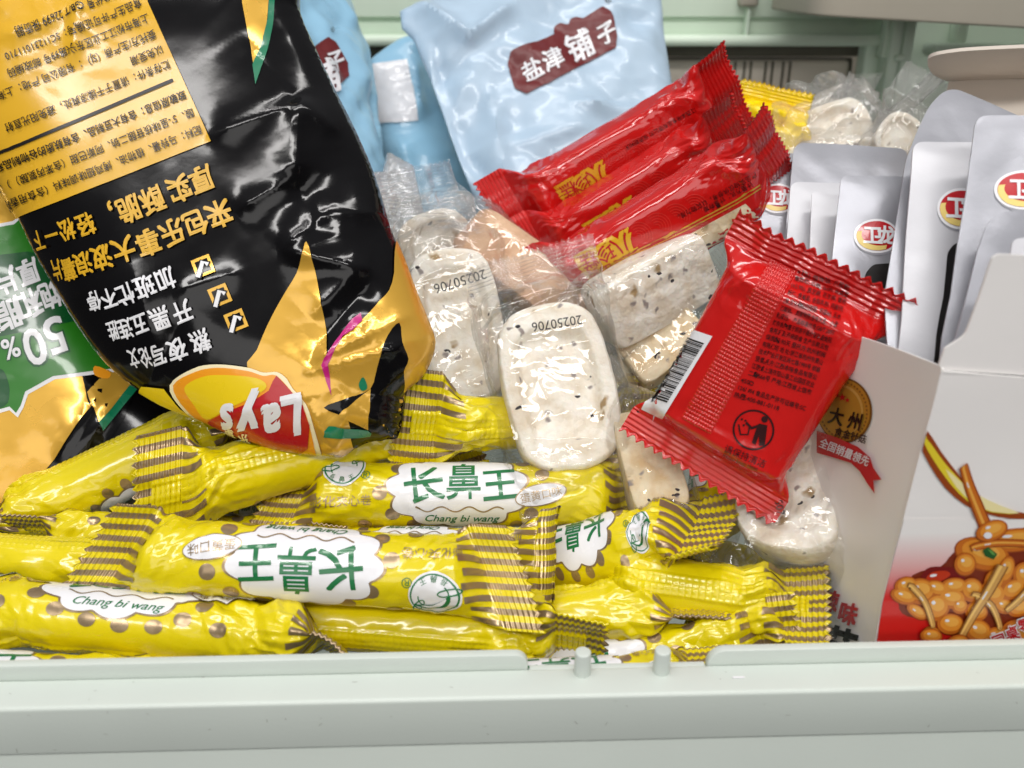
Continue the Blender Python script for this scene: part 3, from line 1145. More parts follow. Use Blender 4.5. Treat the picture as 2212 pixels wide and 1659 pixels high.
def roll(p0, p1, dia, roll_, label, seed, curl=(0, 0), tw=(0, 0), front=True, back=True, Wk=1.5, Lck=1.0, cup=(0, 0), wr=.0007, bend=0.0, ends=(1, 1), sh=(0, 0)):
    c0, c1 = P(*p0), P(*p1)
    dm = (p0[2] + p1[2]) / 2
    r = dia / 2 / F * dm
    s = Pack(c0, c1, r, r, roll_, 2.0, r * .85, .0125 * Lck, r * Wk, seed, wr * 1.9, tw, curl, cup=cup, bend=bend, sh=sh)
    s.half = math.pi * r
    t = thing('snack_roll', s.C - np.array([0, 0, r]), label, 'snack', ROLLS)
    xb = s.L / 2 + s.Lt * .9
    V, f, N = s.band(-xb, xb, 190, 140)
    mesh('wrapper', V, f, YEL, t, N=N)
    sq = 17
    for sd in (-1, 1):
        if not ends[0 if sd < 0 else 1]:
            continue
        a, b = (xb, s.X) if sd > 0 else (-s.X, -xb)
        V, f, N = s.band(a, b, 64, 204)                # teeth, ribs; the bronze bars are printed on the same film
        mi = [1 if (k % 204) // 6 % 2 == 0 else 0 for k in range(len(f))]
        pr = Print(s, .00030)
        for i in range(sq * 2):
            if i % 2 == 0:
                q0 = -1 + i / sq
                j = random.Random(seed * 31 + i).uniform(-.0012, .0008)
                xs = (s.L / 2 + s.Lt * .25 + j) * sd
                x0, x1 = (xs, xb) if sd > 0 else (-xb, xs)
                v, g, n = s.band(x0, x1, 14, 7, q0, q0 + 1 / sq)
                pr.raw(v + n * .00030, g, n, BRN)
        n0 = len(V)
        mesh('crimped_end', np.concatenate([V] + pr.V), f + [[i + n0 for i in g] for g in pr.F], [YEL, BRN], t,
             mi + [1] * len(pr.F), True, np.concatenate([N] + pr.N))
    if back:
        w = .0042 / s.half

        def hh(x, q):
            e = np.clip((w - np.abs(q - 1)) / w * 4, 0, 1)
            ins = np.abs(q - 1) < w * .78
            rows = np.abs(np.sin((q - 1) / w * math.pi * 2.0)) ** .6
            cols = np.abs(np.sin(x / .00100 * math.pi / 2)) ** .6
            return .00035 * e + np.where(ins, (.00024 * rows * cols), 0) + .0004 * pn(x * 60, seed, 0) * e
        V, f, N = s.band(-s.X + .006, s.X - .006, 420, 26, 1 - w, 1 + w, hh)
        mesh('back_seal', V, f, YEL, t)
    pr = Print(s, .00020, .00011)
    if front:
        U = dict(space='mm', cell=1.3)
        pr.poly(cloud(24.6, 17.2, k=1.02), BRN, 0, **U)
        pr.poly(cloud(24.2, 16.8), WHT, 1, **U)
        pr.text('长', -14, -.8, 15.4, GRN, 8, 2, .014, 1, (.5, .5), **U)
        pr.text('鼻', 0.3, 1.2, 17.0, GRN, 2, 2, .008, .80, (.5, .5), **U)
        pr.text('王', 13.6, -.8, 14.0, GRN, 6, 2, .016, 1, (.5, .5), **U)
        x = np.linspace(-17, 15, 60)
        pr.line(np.stack([x, -10.6 + 1.0 * np.sin(x * .62)], -1), .55, BRN, 2, **U)
        pr.text('Chang bi wang', 0, -14.4, 4.6, GRN, 0, 2, .004, 1.0, (.5, .5), .35, **U)
        for i, (x, y) in enumerate(DOTS):
            pr.poly(ellipse(x, y, 2.65, 2.65), BRN, 0, **U)
        pr.poly(ellipse(28.5, -5.0, 9.6, 4.1, .22, 40), BRN, 3, **U)
        pr.poly(ellipse(28.5, -5.0, 9.2, 3.7, .22, 40), WHT, 4, **U)
        pr.text('蛋黄口味', 28.5, -5.0, 3.9, BRN, 12, 5, .0, 1, (.5, .5), **U)
        pr.text('膨化夹心卷', -43.5, -7.5, 4.3, BRN, 2, 2, .0, 1, (.5, .5), **U)
        pr.text('®', -35.5, 2.4, 4.6, GRN, 0, 2, 0, 1, (.5, .5), **U)
    if front:
        # round emblem: white disc, green rings, lettering and leaf-like strokes
        ex, ey = -44.0, 6.5
        pr.poly(ellipse(ex, ey, 8.0, 8.4), WHT, 2, **U)
        pr.line(ellipse(ex, ey, 7.2, 7.4, 0, 40), .5, GRN, 3, closed=True, **U)
        pr.line(ellipse(ex, ey, 4.8, 4.9, 0, 34)[:22], .4, GRN, 3, **U)
        pr.text('長', ex - 3.4, ey - 5.0, 2.4, GRN, -30, 4, 0, 1, (.5, .5), **U)
        pr.text('鼻', ex, ey - 6.0, 2.4, GRN, 0, 4, 0, 1, (.5, .5), **U)
        pr.text('王', ex + 3.4, ey - 5.0, 2.4, GRN, 30, 4, 0, 1, (.5, .5), **U)
        pr.poly([(ex - 5, ey - .5), (ex, ey + 3), (ex + 6, ey + 3.4), (ex + 1, ey + 5.2), (ex - 4, ey + 3)], GRN, 4, smooth=4, **U)
        pr.poly([(ex - 4, ey + .2), (ex, ey + 3.2), (ex + 4, ey + 3.7), (ex + 1, ey + 4.5), (ex - 3, ey + 2.7)], WHT, 5, smooth=4, **U)
        pr.line(ellipse(ex - 4.8, ey - 1.6, 3.2, 1.1, .1, 24), .4, GRN, 5, closed=True, **U)
        pr.line(ellipse(ex + 4.6, ey + 4.0, 1.2, 3.0, -.5, 24), .4, GRN, 5, closed=True, **U)
    pr.build('printed_front', t)
    return s


roll((985, 1241, .267), (345, 1199, .270), 163, 6, 'yellow roll with upside-down green lettering on a white cloud, on top at the front', 5,
     curl=(.35, .2), tw=(8, -6), Wk=1.34, cup=(.1, .1), wr=.0005, sh=(.45, .55))
roll((-70, 1312, .268), (632, 1378, .262), 146, 98, 'yellow roll along the lip at the left, upright green lettering and bronze dots', 7,
     curl=(.1, -.7), Wk=1.25, wr=.0012)
roll((60, 1112, .318), (450, 925, .330), 137, -108, 'yellow roll slanting up below the green banner bag, ridged seal along its top', 9,
     curl=(.3, .2), tw=(-30, 0), Wk=1.3, wr=.0009)
roll((452, 1040, .300), (880, 930, .326), 136, 202, 'yellow roll under the black chip bag, its wide striped crimp over its neighbour', 11,
     curl=(.25, 0), tw=(28, 0), Wk=1.85, Lck=1.2, wr=.0009, sh=(.25, 0))
roll((-230, 1192, .292), (262, 1226, .288), 112, -122, 'yellow roll at the left edge, seal along its top, half under a striped crimp', 13, wr=.0010)
roll((150, 1152, .309), (640, 1166, .309), 100, 118, 'shaded yellow roll with dark bronze dots, deep between two left rolls', 15, wr=.0008)
roll((715, 1068, .311), (1290, 1070, .311), 142, 24, 'yellow roll with upright green lettering, half covered by a clear wrapped cake', 17,
     curl=(.25, .5), tw=(0, 40), Wk=1.3, wr=.0007, sh=(-.3, 0))
roll((660, 1100, .331), (470, 1096, .331), 112, 70, 'short end of a plain yellow roll in the dark gap behind the front rolls', 19, curl=(0, .3), wr=.0009)
roll((1150, 1376, .270), (560, 1330, .279), 124, -143, 'yellow roll with a long ridged seal low along its front, beside the left peg', 21,
     curl=(-.25, 0), tw=(-14, 0), Wk=1.42, Lck=1.2, wr=.0008, front=True)
roll((1118, 1200, .286), (700, 1190, .312), 118, 2, 'yellow roll end with an upright striped crimp, between two printed rolls', 23,
     curl=(1.25, 0), tw=(8, 0), Wk=1.62, Lck=.95, wr=.0010)
roll((1425, 1168, .284), (1120, 1232, .302), 158, -52, 'fat yellow roll, white emblem up and crimp pointing right, in the middle front', 25,
     curl=(-.15, 0), tw=(12, 0), Wk=1.55, cup=(.2, 0), sh=(-.2, 0), wr=.0013)
roll((1400, 1318, .275), (960, 1348, .285), 122, 96, 'plain yellow roll without print, lying under the roll with the white emblem', 27,
     curl=(.1, 0), tw=(-15, 0), Wk=.95, Lck=1.3, wr=.0012, front=False)
roll((1360, 1254, .283), (1636, 1296, .273), 138, 184, 'yellow roll at the right, ridged seal up, its crimp against the white carton', 29,
     curl=(0, -.4), tw=(0, -35), Wk=1.45, wr=.0012)
roll((1030, 1470, .282), (1585, 1390, .268), 124, -14, 'yellow roll behind the pegs showing a small white oval with bronze writing', 31, wr=.0010, curl=(0, .3))
roll((1450, 1466, .2465), (960, 1490, .2465), 112, -38, 'yellow roll lowest behind the pegs, only its white emblem showing', 33, wr=.0007)
roll((-330, 1452, .2535), (260, 1478, .2505), 118, 35, 'yellow roll sunk behind the lip at the left corner, white cloud and green strokes showing', 35, wr=.0006)
roll((1560, 960, .318), (1538, 1122, .309), 122, -75, 'short upright yellow roll with bronze dots behind the small clear wrapped bar', 37,
     curl=(0, .3), tw=(0, 30), wr=.0010, Wk=1.3)
roll((992, 915, .314), (1300, 912, .340), 118, 170, 'yellow roll under the clear wrapped cakes with a tall striped crimp standing up', 39,
     curl=(.5, 0), tw=(10, 0), Wk=1.9, Lck=1.2, wr=.0011)
roll((610, 985, .337), (905, 960, .342), 128, 150, 'plain olive shaded yellow roll tucked under the corner of the black chip bag', 41, wr=.0007)
roll((1610, 1425, .276), (1490, 1395, .287), 90, 120, 'yellow crimped roll end low beside the carton and the front lip', 43, wr=.0012)
roll((1310, 1170, .33), (1810, 1290, .33), 130, 40, 'dark yellow roll deep below the rounded cake at the right', 54, wr=.0007, front=False)
# ================================================================ cakes in clear film
CAKES = 'pale cakes in clear wrappers'


def frame(c0, c1, roll_, zax=None):
    C = (c0 + c1) / 2
    ex = unit(c1 - c0)
    z = (CAMP - C) if zax is None else zax
    z = unit(z - ex * (z @ ex))
    y = np.cross(z, ex)
    r = math.radians(roll_)
    ez = z * math.cos(r) + y * math.sin(r)
    return C, ex, np.cross(ez, ex), ez


def cake_body(name, c0, c1, hw, ht, roll_, m, parent, seed, round_=.6, dent=.0046, box_=False):
    """slab with rounded ends, a raised rim and a shallow hollow on the front"""
    C, ex, ey, ez = frame(c0, c1, roll_)
    hl = np.linalg.norm(c1 - c0) / 2
    n = 8.0 if box_ else 2.0 + (1 - round_) * 6
    nr, na = 70, 150
    t = np.linspace(0, 2 * math.pi, na, endpoint=False)
    c, s_ = np.cos(t), np.sin(t)
    if box_:
        kx = np.sign(c) * np.abs(c) ** (2 / n); ky = np.sign(s_) * np.abs(s_) ** (2 / n)
        ox, oy = hl * kx, hw * ky
    else:                                            # stadium outline
        rr = hw * .97
        a = hl - rr
        kx = np.sign(c) * np.abs(c) ** .8; ky = np.sign(s_) * np.abs(s_) ** .8
        ox = a * np.clip(c * 1.9, -1, 1) + rr * kx; oy = hw * ky
    V, F_ = [], []
    prof = []
    for i in range(nr):                              # front cap, edge, back
        f = i / (nr - 1)
        if f < .45:
            g = f / .45
            rad = g * .93
            z = ht - dent * (1 - sstep(.60, .76, rad)) if dent else ht
        elif f < .62:
            g = (f - .45) / .17 * math.pi / 2
            rad = .93 + .07 * math.sin(g); z = ht * (.55 + .45 * math.cos(g))
        elif f < .8:
            g = (f - .62) / .18
            rad = 1.0; z = ht * (.55 - 1.35 * g)
        else:
            g = (f - .8) / .2
            rad = 1.0 - g * 1.0; z = -ht * (.8 + .2 * min(1, g * 6))
        prof.append((max(rad, .001), z))
    for rad, z in prof:
        x, y = ox * rad, oy * rad
        hol = 1 - sstep(.5, .8, rad)
        zz = z + (.0008 + .0013 * hol * (dent > 0)) * pn(x * 95 + seed, y * 95, seed) * (1 if z > 0 else .5) + (.0004 + .0006 * hol) * pn(x * 240, y * 240 + seed, z * 200) + .0002 * ridged(x * 420, y * 420, seed)
        gr = 1 + .022 * pn(x * 150 + seed, y * 150, z * 150 + 5)
        V.append(C + (x * gr)[:, None] * ex + (y * gr)[:, None] * ey + zz[:, None] * ez)
    V = np.concatenate(V)
    fs = []
    for i in range(nr - 1):
        for j in range(na):
            a, b = i * na + j, i * na + (j + 1) % na
            fs.append((a, a + na, b + na, b))
    fs.append(tuple(range(na)))
    return mesh(name, V, fs, m, parent)


def wrapped_cake(p0, p1, wpx, thick, roll_, label, seed, slack=(1.25, 1.3), ext=(.010, .010), Lc=.010, curl=(0, 0), tw=(0, 0), m=CAKE, box_=False,
                 date=None, round_=.8, dent=.0046, wr=.0011, Wk=1.12, film=FILM, cup=(0, 0), froll=None, extra=None, corr=.00022):
    c0, c1 = P(*p0), P(*p1)
    dm = (p0[2] + p1[2]) / 2
    hw = wpx / 2 / F * dm
    t = thing('wrapped_cake', (c0 + c1) / 2 - np.array([0, 0, hw * .8]), label, 'cake', CAKES)
    cake_body('cake', c0, c1, hw, thick / 2, roll_, m, t, seed, round_, dent, box_)
    s = Pack(c0, c1, hw * slack[0], thick / 2 * slack[1], roll_ if froll is None else froll, 3.0, max(ext), Lc, hw * Wk * slack[0], seed, wr * 1.25, tw, curl,
             corr=corr, pitch=.0015, tooth=(.0024, .0009), ffreq=5.0, cup=cup, mid=.5)
    xb = s.L / 2 + s.Lt * .92
    V, f, N = s.band(-xb, xb, 130, 120)
    mesh('film', V, f, film, t, N=N)
    for a, b in ((-s.X, -xb), (xb, s.X)):
        V, f, N = s.band(a, b, 46, 150)
        mesh('crimped_end', V, f, CRIMPF, t, N=N)
    pr = Print(s, .0003)
    if date:
        x, y, ang, size = date[:4]
        V, f = glyphs(date[4], 0.0, 0, 1.05)
        pr.text(date[4], x, y, size, INK, ang, 1, .0, .95, (.5, .5), cell=8)
    if extra:
        extra(pr, s)
    pr.build('date_stamp', t)
    return s


# the two that face the viewer
wrapped_cake((1166, 668, .322), (1246, 1018, .312), 238, .019, 6, 'upright clear wrapped cake in front with seeds and the date near its top', 3,
             slack=(1.22, 1.55), ext=(.013, .013), Lc=.010, tw=(14, -24), curl=(-.3, -.3), wr=.0016, date=(1203, 700, 171, 29, '20250706'), Wk=1.05)
wrapped_cake((960, 548, .352), (1012, 880, .340), 196, .017, 10, 'clear wrapped cake beside the black chip bag, date printed across its upper half', 4,
             slack=(1.30, 1.5), ext=(.016, .010), Lc=.008, tw=(-14, 10), curl=(.2, .2), wr=.0017, date=(994, 610, 163, 31, '20250706'), Wk=1.05, film=FILM)
wrapped_cake((915, 470, .372), (985, 640, .368), 170, .016, 10, 'clear wrapped cake behind the dated one, its film top fanning out below the blue bag', 6,
             slack=(1.15, 1.6), ext=(.012, .008), tw=(-20, 0), curl=(.4, 0), wr=.0020, film=FILMH)
wrapped_cake((1010, 505, .372), (1265, 690, .358), 128, .020, 20, 'smooth cake bar coloured tan for shade, leaning between the dated cakes and the red packets', 8,
             slack=(1.18, 1.3), m=CAKET, box_=True, dent=0, wr=.0012)
wrapped_cake((1290, 690, .338), (1520, 560, .345), 150, .018, -22, 'thick square-cut pale cake bar in film, leaning under the red packets', 12,
             slack=(1.16, 1.35), ext=(.014, .016), box_=True, dent=0, wr=.0016, tw=(20, 0), film=FILM)
wrapped_cake((1372, 905, .316), (1432, 1120, .300), 122, .020, 8, 'small upright cake bar in film with a tall clear crimp, left of the red packet', 14,
             slack=(1.30, 1.35), ext=(.014, .010), Lc=.011, box_=True, dent=0, m=CAKEB, tw=(-65, 0), curl=(-.2, 0), wr=.0014)
wrapped_cake((1752, 950, .296), (1700, 1212, .281), 238, .022, -14, 'round-edged clear wrapped cake at the right against the white carton', 16,
             slack=(1.08, 1.35), ext=(.008, .012), Lc=.007, tw=(10, -40), curl=(.2, .4), wr=.0017, dent=.0022, round_=.6, date=(1683, 1080, 80, 24, '202507'))
wrapped_cake((1640, 560, .365), (1760, 470, .36), 110, .018, 0, 'clear wrapped cake half hidden between the red stack and the pouches', 18, box_=True, dent=0, wr=.0014)
wrapped_cake((1360, 800, .345), (1500, 690, .345), 120, .016, 10, 'shaded cake bar lying underneath the square-cut bar', 20, box_=True, dent=0, wr=.0012, m=CAKEB)
# behind, by the crate
wrapped_cake((1680, 345, .435), (1870, 268, .43), 120, .024, 20, 'pale wrapped cake in the back, its long crumpled film end sticking up', 22,
             slack=(1.35, 1.7), ext=(.012, .012), Lc=.030, tw=(40, -60), curl=(0, .55), wr=.0045, film=FILMH, Wk=.62)
wrapped_cake((1660, 400, .425), (1930, 350, .42), 140, .024, -10, 'pale cake at the back tucked behind the grey pouches', 24, slack=(1.3, 1.6), wr=.0040, film=FILMH)
wrapped_cake((1905, 345, .40), (1962, 262, .40), 90, .014, 0, 'clear wrapped cake at the back with a ribbed white film end', 26, slack=(1.3, 1.7), wr=.0030, film=FILMH, Lc=.014, Wk=1.3, corr=.0005)
wrapped_cake((1770, 300, .45), (1800, 235, .455), 110, .016, 30, 'crumpled clear wrapper with a torn pointed corner at the back of the bin', 27, slack=(1.5, 2.2), wr=.0060, film=FILMH, Lc=.012, Wk=.9)

# empty glossy sleeve behind the chip bag
sl = thing('film_sleeve', P(855, 440, .40), 'shiny silvery clear sleeve standing between the chip bag and the blue pouches', 'wrapper')
pl = Plate([(800, 480, .392), (930, 470, .396), (860, 330, .408)], [(780, 372), (826, 372), (836, 330), (846, 332), (893, 358), (914, 455), (930, 480), (800, 560), (770, 480)],
           T=.004, R=.012, Tb=.001, extra=lambda u, v: .0012 * crumple(u, v, .010, 5))
pl.body('film', film_mat('foil_film', tint=(225, 230, 235), haze=.35, bump=.5, bscale=120, gloss=2.4), sl, .0015)

# ================================================================ red packets
REDS = 'red wrapped cakes'


def red_pack(p0, p1, A, B, roll_, label, seed, deco, **kw):
    c0, c1 = P(*p0), P(*p1)
    s = Pack(c0, c1, A, B, roll_, kw.pop('n', 4.0), kw.pop('Lt', .010), kw.pop('Lc', .010), kw.pop('W', A * 1.3), seed, kw.pop('wr', .0007), **kw)
    t = thing('red_packet', (c0 + c1) / 2 - np.array([0, 0, B]), label, 'snack', REDS)
    xb = s.L / 2 + s.Lt * .92
    V, f, N = s.band(-xb, xb, 200, 190)
    mesh('wrapper', V, f, RED, t, N=N)
    for a, b in ((-s.X, -xb), (xb, s.X)):
        V, f, N = s.band(a, b, 60, 170)
        mesh('crimped_end', V, f, RED, t, N=N)
    pr = Print(s, .00030, .00010)
    deco(pr, s, t)
    pr.build('printed_label', t)
    return s


def deco_stack(chars, line, small, win=None, waves=None):
    def go(pr, s, t):
        if win:
            w = Print(s, .0001)
            w.poly(win, CAKEB, 0, 10)
            w.build('cake_window', t)
        for ch, x, y, sz, ang in chars:
            for dx, dy in ((0, 0), (3, -2), (-3, 2)):
                pr.text(ch, x + dx, y + dy, sz * 1.16, PANEL, ang, 1, .13, 1, (.5, .5), cell=8)
            pr.text(ch, x, y, sz * 1.10, REDW, ang, 3, .010, 1, (.5, .5), cell=8)
        if line:
            pr.line(line, 3.0, GLD, 1, 8)
            pr.line(np.asarray(line) + (1.5, 7), 2.4, GLD, 1, 8)
        for body, x, y, sz, ang in small:
            pr.text(body, x, y, sz, INK2, ang, 1, 0, .95, (0, 0), cell=9)
        if waves:
            for (x, y, ang) in waves:
                for k in range(1, 6):
                    tt = np.linspace(math.radians(ang - 75), math.radians(ang + 75), 16)
                    pr.line(np.stack([x + k * 6 * np.cos(tt), y + k * 6 * np.sin(tt)], -1), 1.6, mat('red_wave_print', (214, 52, 46), .24, coat=.7), 0, 8)
    return go


red_pack((1176, 440, .394), (1500, 254, .376), .0165, .0098, -22, 'topmost red packet of the slanting stack, toothed crimp out at the left', 61,
         deco_stack([('八', 1288, 378, 36, 151), ('珍', 1259, 396, 34, 151), ('糕', 1230, 410, 34, 151)],
                    [(1304, 396), (1400, 347), (1480, 304), (1500, 296)],
                    [('产品实物仅供参考，以实物为准。', 1528, 290, 14, 151), ('计量方式：计量称重', 1512, 310, 14, 151), ('江西本味食品有限公司 保质期90天', 1500, 232, 12, 151)],
                    waves=[(1330, 340, -60), (1375, 330, -60), (1420, 300, -60), (1250, 360, -60), (1290, 345, -60)]),
         W=.0235, Lc=.013, curl=(.35, -.5), tw=(-22, 16), wr=.0013)
red_pack((1228, 524, .384), (1510, 350, .368), .0155, .0098, -24, 'middle red packet of the slanting stack, shaded by the one above', 62,
         deco_stack([('八', 1350, 455, 36, 151), ('珍', 1320, 474, 34, 151), ('糕', 1290, 492, 34, 151)],
                    [(1365, 478), (1440, 432), (1540, 372)],
                    [('产品实物仅供参考，以实物为准。', 1540, 344, 13, 151), ('计量方式：计量称重', 1560, 358, 13, 151)], waves=[(1420, 400, -60), (1380, 420, -60)]),
         W=.0225, Lc=.013, curl=(.5, -.4), tw=(-28, 24), wr=.0012)
red_pack((1258, 598, .358), (1600, 392, .338), .0160, .0100, -20, 'lowest red packet of the slanting stack with gold lettering and a clear lower side', 63,
         deco_stack([('八', 1342, 528, 40, 152), ('珍', 1308, 547, 36, 152), ('糕', 1272, 562, 36, 152), ('红', 1366, 556, 26, 152), ('枣', 1340, 570, 26, 152),
                     ('山', 1312, 582, 26, 152), ('药', 1284, 590, 24, 152)],
                    [(1376, 540), (1480, 490), (1590, 432), (1640, 400)],
                    [('产品实物仅供参考，以实物为准。', 1630, 372, 14, 151), ('计量方式：计量称重', 1622, 392, 14, 151)],
                    win=[(1390, 556), (1500, 500), (1610, 440), (1640, 470), (1560, 520), (1450, 575), (1400, 600)],
                    waves=[(1420, 490, -60), (1460, 470, -60), (1500, 450, -60), (1380, 510, -60)]),
         W=.0225, Lc=.012, curl=(.2, -.7), tw=(-14, 30), wr=.0013)


def deco_front(pr, s, t):
    q = [(1494, 711), (1540, 726), (1432, 904), (1386, 883)]
    pr.poly(q, WHT, 1, 9)
    a, b = np.array(q[0]), np.array(q[3])
    cD = np.array(q[1])
    ax, wd_ = (b - a), (cD - a)
    r = random.Random(5)
    x = .10
    while x < .84:
        w = r.choice([.004, .004, .008, .012, .018])
        p0, p1 = a + ax * x + wd_ * .12, a + ax * x + wd_ * .86
        pr.poly([p0, p1, p1 + ax * w, p0 + ax * w], INK, 3, 9)
        x += w + r.choice([.006, .006, .010, .014])
    rows = ['≥3%), 植物油, 八珍粉', '薏苡仁, 山楂, 山药, 白扁豆', '(≥2.9%), 黑芝麻, 花生碎, 葵花', '籽仁, 食用盐, 全脂乳粉, 丙酸钙,', '(单,双甘油脂肪酸酯, 司盘60, 玉米',
            '乙酸钠。 致敏物质:含有大豆、小麦', '乳成分。 产品标准代号:GB/T 2097', '贮存条件:置于阴凉干燥处保存,避免阳', '食用方法:开袋即食 生产日期:见包', '保质期:90天 委托方:杭州郝姆',
            '有限公司 地 址:浙江省杭州市萧山', '技术产业开发区纬七路1999号 邮编', '受委托方:江西本味食品有限公', '江西省上饶市铅山县工业园区农业', '二路666号 产地:江西省上饶市', '4500',
            '1241494 食品生产许可证编号:SC', '热线:400-881-0118']
    for i, tx in enumerate(rows):
        x = 1722 - i * 7.6 + (0 if i < 15 else -8)
        y = 590 + i * 15.6
        V, f = glyphs(tx)
        wmax = (1846 - i * 6.2 - x - 8)
        sx = min(1.0, wmax / (V[:, 0].max() * 13.0 * math.cos(math.radians(17.5))))
        pr.text(tx, x, y, 13.0, INK2, 17.5, 1, .006, sx, (0, 0), cell=14)
    # litter symbol
    pr.line(ellipse(1628, 928, 43, 42, .3, 44), 4, INK2, 1, 8, closed=True)
    pr.poly(ellipse(1652, 905, 7, 7), INK2, 1, 8)
    pr.poly([(1640, 914), (1658, 918), (1652, 962), (1640, 962), (1640, 938), (1632, 960), (1624, 956), (1634, 926)], INK2, 1, 8)
    pr.line([(1642, 918), (1624, 924), (1612, 912)], 6, INK2, 1, 8)
    pr.line([(1596, 916), (1600, 938), (1616, 938), (1620, 920)], 3.5, INK2, 1, 8)
    for x, y in ((1607, 918), (1611, 908), (1603, 905)):
        pr.poly(ellipse(x, y, 2.5, 2.5, 0, 10), INK2, 1, 8)
    pr.text('请保持清洁', 1563, 974, 20, INK2, 22, 1, 0, .95, (0, 0), cell=10)
    pr.text('Please keep clean', 1561, 986, 12, INK2, 22, 1, 0, .95, (0, 0), cell=10)
    # embossed fin seal
    nx, ny = 12 * 6, 44 * 6
    c = np.array([(1664, 556), (1722, 585), (1536, 938), (1470, 902)], float)
    uu, vv = np.meshgrid(np.linspace(0, 1, nx), np.linspace(0, 1, ny), indexing='ij')
    Q = ((1 - uu) * (1 - vv))[..., None] * c[0] + (uu * (1 - vv))[..., None] * c[1] + (uu * vv)[..., None] * c[2] + ((1 - uu) * vv)[..., None] * c[3]
    u, v = s.inv(Q.reshape(-1, 2))
    W, N = s.pos(u, v), s.nrm(u, v)
    e = np.minimum(np.minimum(uu, 1 - uu) * 12, 1)
    hgt = .00025 * e + .00055 * (np.abs(np.sin(uu * 12 * math.pi)) * np.abs(np.sin(vv * 44 * math.pi))) ** .8 * e
    mesh('fin_seal', W + N * (hgt.reshape(-1, 1)), grid_faces(nx, ny, flip=True), RED, t)


red_pack((1726, 656, .260), (1556, 938, .279), .0232, .0090, 0, 'large red packet lying on top at the right, back side up with a barcode', 64, deco_front,
         n=3.6, W=.0285, Lt=.0075, Lc=.0085, curl=(.35, .35), tw=(-4, 3), wr=.0006, corr=.00022, tooth=(.0034, .0011))

# yellow packet in the background
s = Pack(P(1610, 345, .43), P(1652, 262, .43), .0200, .009, 25, 2.6, .010, .007, .019, 71, .0050, curl=(0, .8))
t = thing('yellow_packet', s.C - np.array([0, 0, .014]), 'bright yellow packet standing behind the red stack', 'snack')
V, f, N = s.band(-s.L / 2 - s.Lt * .92, s.L / 2 + s.Lt * .92, 90, 80)
YEL2 = mat('bright_yellow_film', (246, 214, 12), .25, coat=.6, bump=.2, bscale=60)
mesh('wrapper', V, f, YEL2, t, N=N)
for a, b in ((-s.X, -s.L / 2 - s.Lt * .92), (s.L / 2 + s.Lt * .92, s.X)):
    V, f, N = s.band(a, b, 40, 110)
    mesh('crimped_end', V, f, YEL2, t, N=N)
# ================================================================ black chip bag
t = thing('chip_bag', P(650, 985, .292), 'big glossy black chip bag standing upside down, amber label and gold flames', 'chip bag')
ol = smooth_poly([(-90, -90), (200, -90), (480, -90), (632, -80), (646, 20), (680, 100), (722, 190), (770, 285), (812, 385), (843, 490), (872, 560), (896, 625), (922, 690), (938, 738), (926, 785),
                  (908, 815), (880, 838), (866, 856), (870, 868), (863, 876), (868, 887), (861, 895), (866, 906), (859, 914), (863, 925), (854, 932), (856, 944), (842, 942), (824, 948), (800, 950), (772, 962), (738, 984), (700, 980), (640, 970), (580, 958), (510, 934), (440, 905), (380, 885), (310, 850), (250, 805), (205, 755), (160, 690),
                  (118, 620), (75, 545), (35, 460), (-10, 380), (-60, 310), (-100, 250)], 3)
bagT = .016
pl = Plate([(150, 500, .296), (800, 560, .302), (500, 60, .299)], ol, T=bagT, R=.034, pw=.52, Tb=.030, thick=.001)


def bag_extra(u, v):
    k = .0005 * crumple(u, v, .040, 3) + .0002 * crumple(u, v, .016, 9)
    q = pl.O + u[..., None] * pl.ex + v[..., None] * pl.ey
    p = proj(q)
    w = np.exp(-(((p[..., 0] - 790) / 150) ** 2 + ((p[..., 1] - 830) / 150) ** 2))
    w2 = np.exp(-(((p[..., 0] - 700) / 150) ** 2 + ((p[..., 1] - 380) / 260) ** 2))
    w3 = np.exp(-(((p[..., 0] - 150) / 160) ** 2 + ((p[..., 1] - 60) / 120) ** 2))
    return k + w * (.0034 * crumple(u, v, .022, 17) + .0005 * crumple(u, v, .010, 21)) + w2 * (.0022 * crumple(u, v, .036, 33) + .0004 * crumple(u, v, .012, 35)) \
        + w3 * (.0012 * crumple(u, v, .016, 41) + .0006 * crumple(u, v, .007, 43))


pl.extra = bag_extra
for c in [(663, 252, 500, 318, .0020, .0050), (663, 252, 655, 405, .0026, .0045), (663, 252, 735, 300, .0016, .004), (655, 405, 548, 470, .0022, .0045), (655, 405, 700, 520, -.0022, .005),
          (728, 472, 640, 548, .0026, .0050), (640, 560, 790, 588, .0022, .0040), (790, 590, 700, 680, .0018, .005), (663, 252, 560, 120, -.0020, .007), (735, 300, 560, 140, .0016, .006),
          (820, 470, 735, 475, .0018, .004), (800, 620, 690, 770, -.0025, .007), (703, 778, 800, 700, .0024, .005), (700, 800, 890, 745, .0020, .0035), (720, 770, 880, 690, .0016, .0030),
          (735, 985, 760, 870, .0022, .004), (735, 985, 690, 880, .0018, .004), (380, 800, 330, 600, .0010, .004), (420, 640, 540, 600, .0010, .004), (60, 120, 250, 60, .0010, .003),
          (205, 160, 230, -20, .0014, .0028), (300, 880, 420, 700, -.0012, .006), (150, 640, 60, 480, -.0018, .006), (440, 905, 700, 850, .0012, .005), (820, 850, 930, 760, .0018, .004)]:
    pl.crease(*c)
pl.body('bag_film', BLK, t, .0012)
pr = Print(pl, .00055, .00016)
CB = 8.0
pr.poly([(-80, -80), (280, -80), (308, -30), (318, 0), (457, 305), (38, 472), (18, 440), (-70, 300)], PANEL, 0, CB)
pr.poly([(374, 171), (377, 178), (0, 338), (-40, 356), (-40, 346), (0, 330)], INK, 2, CB)
A = 158.3
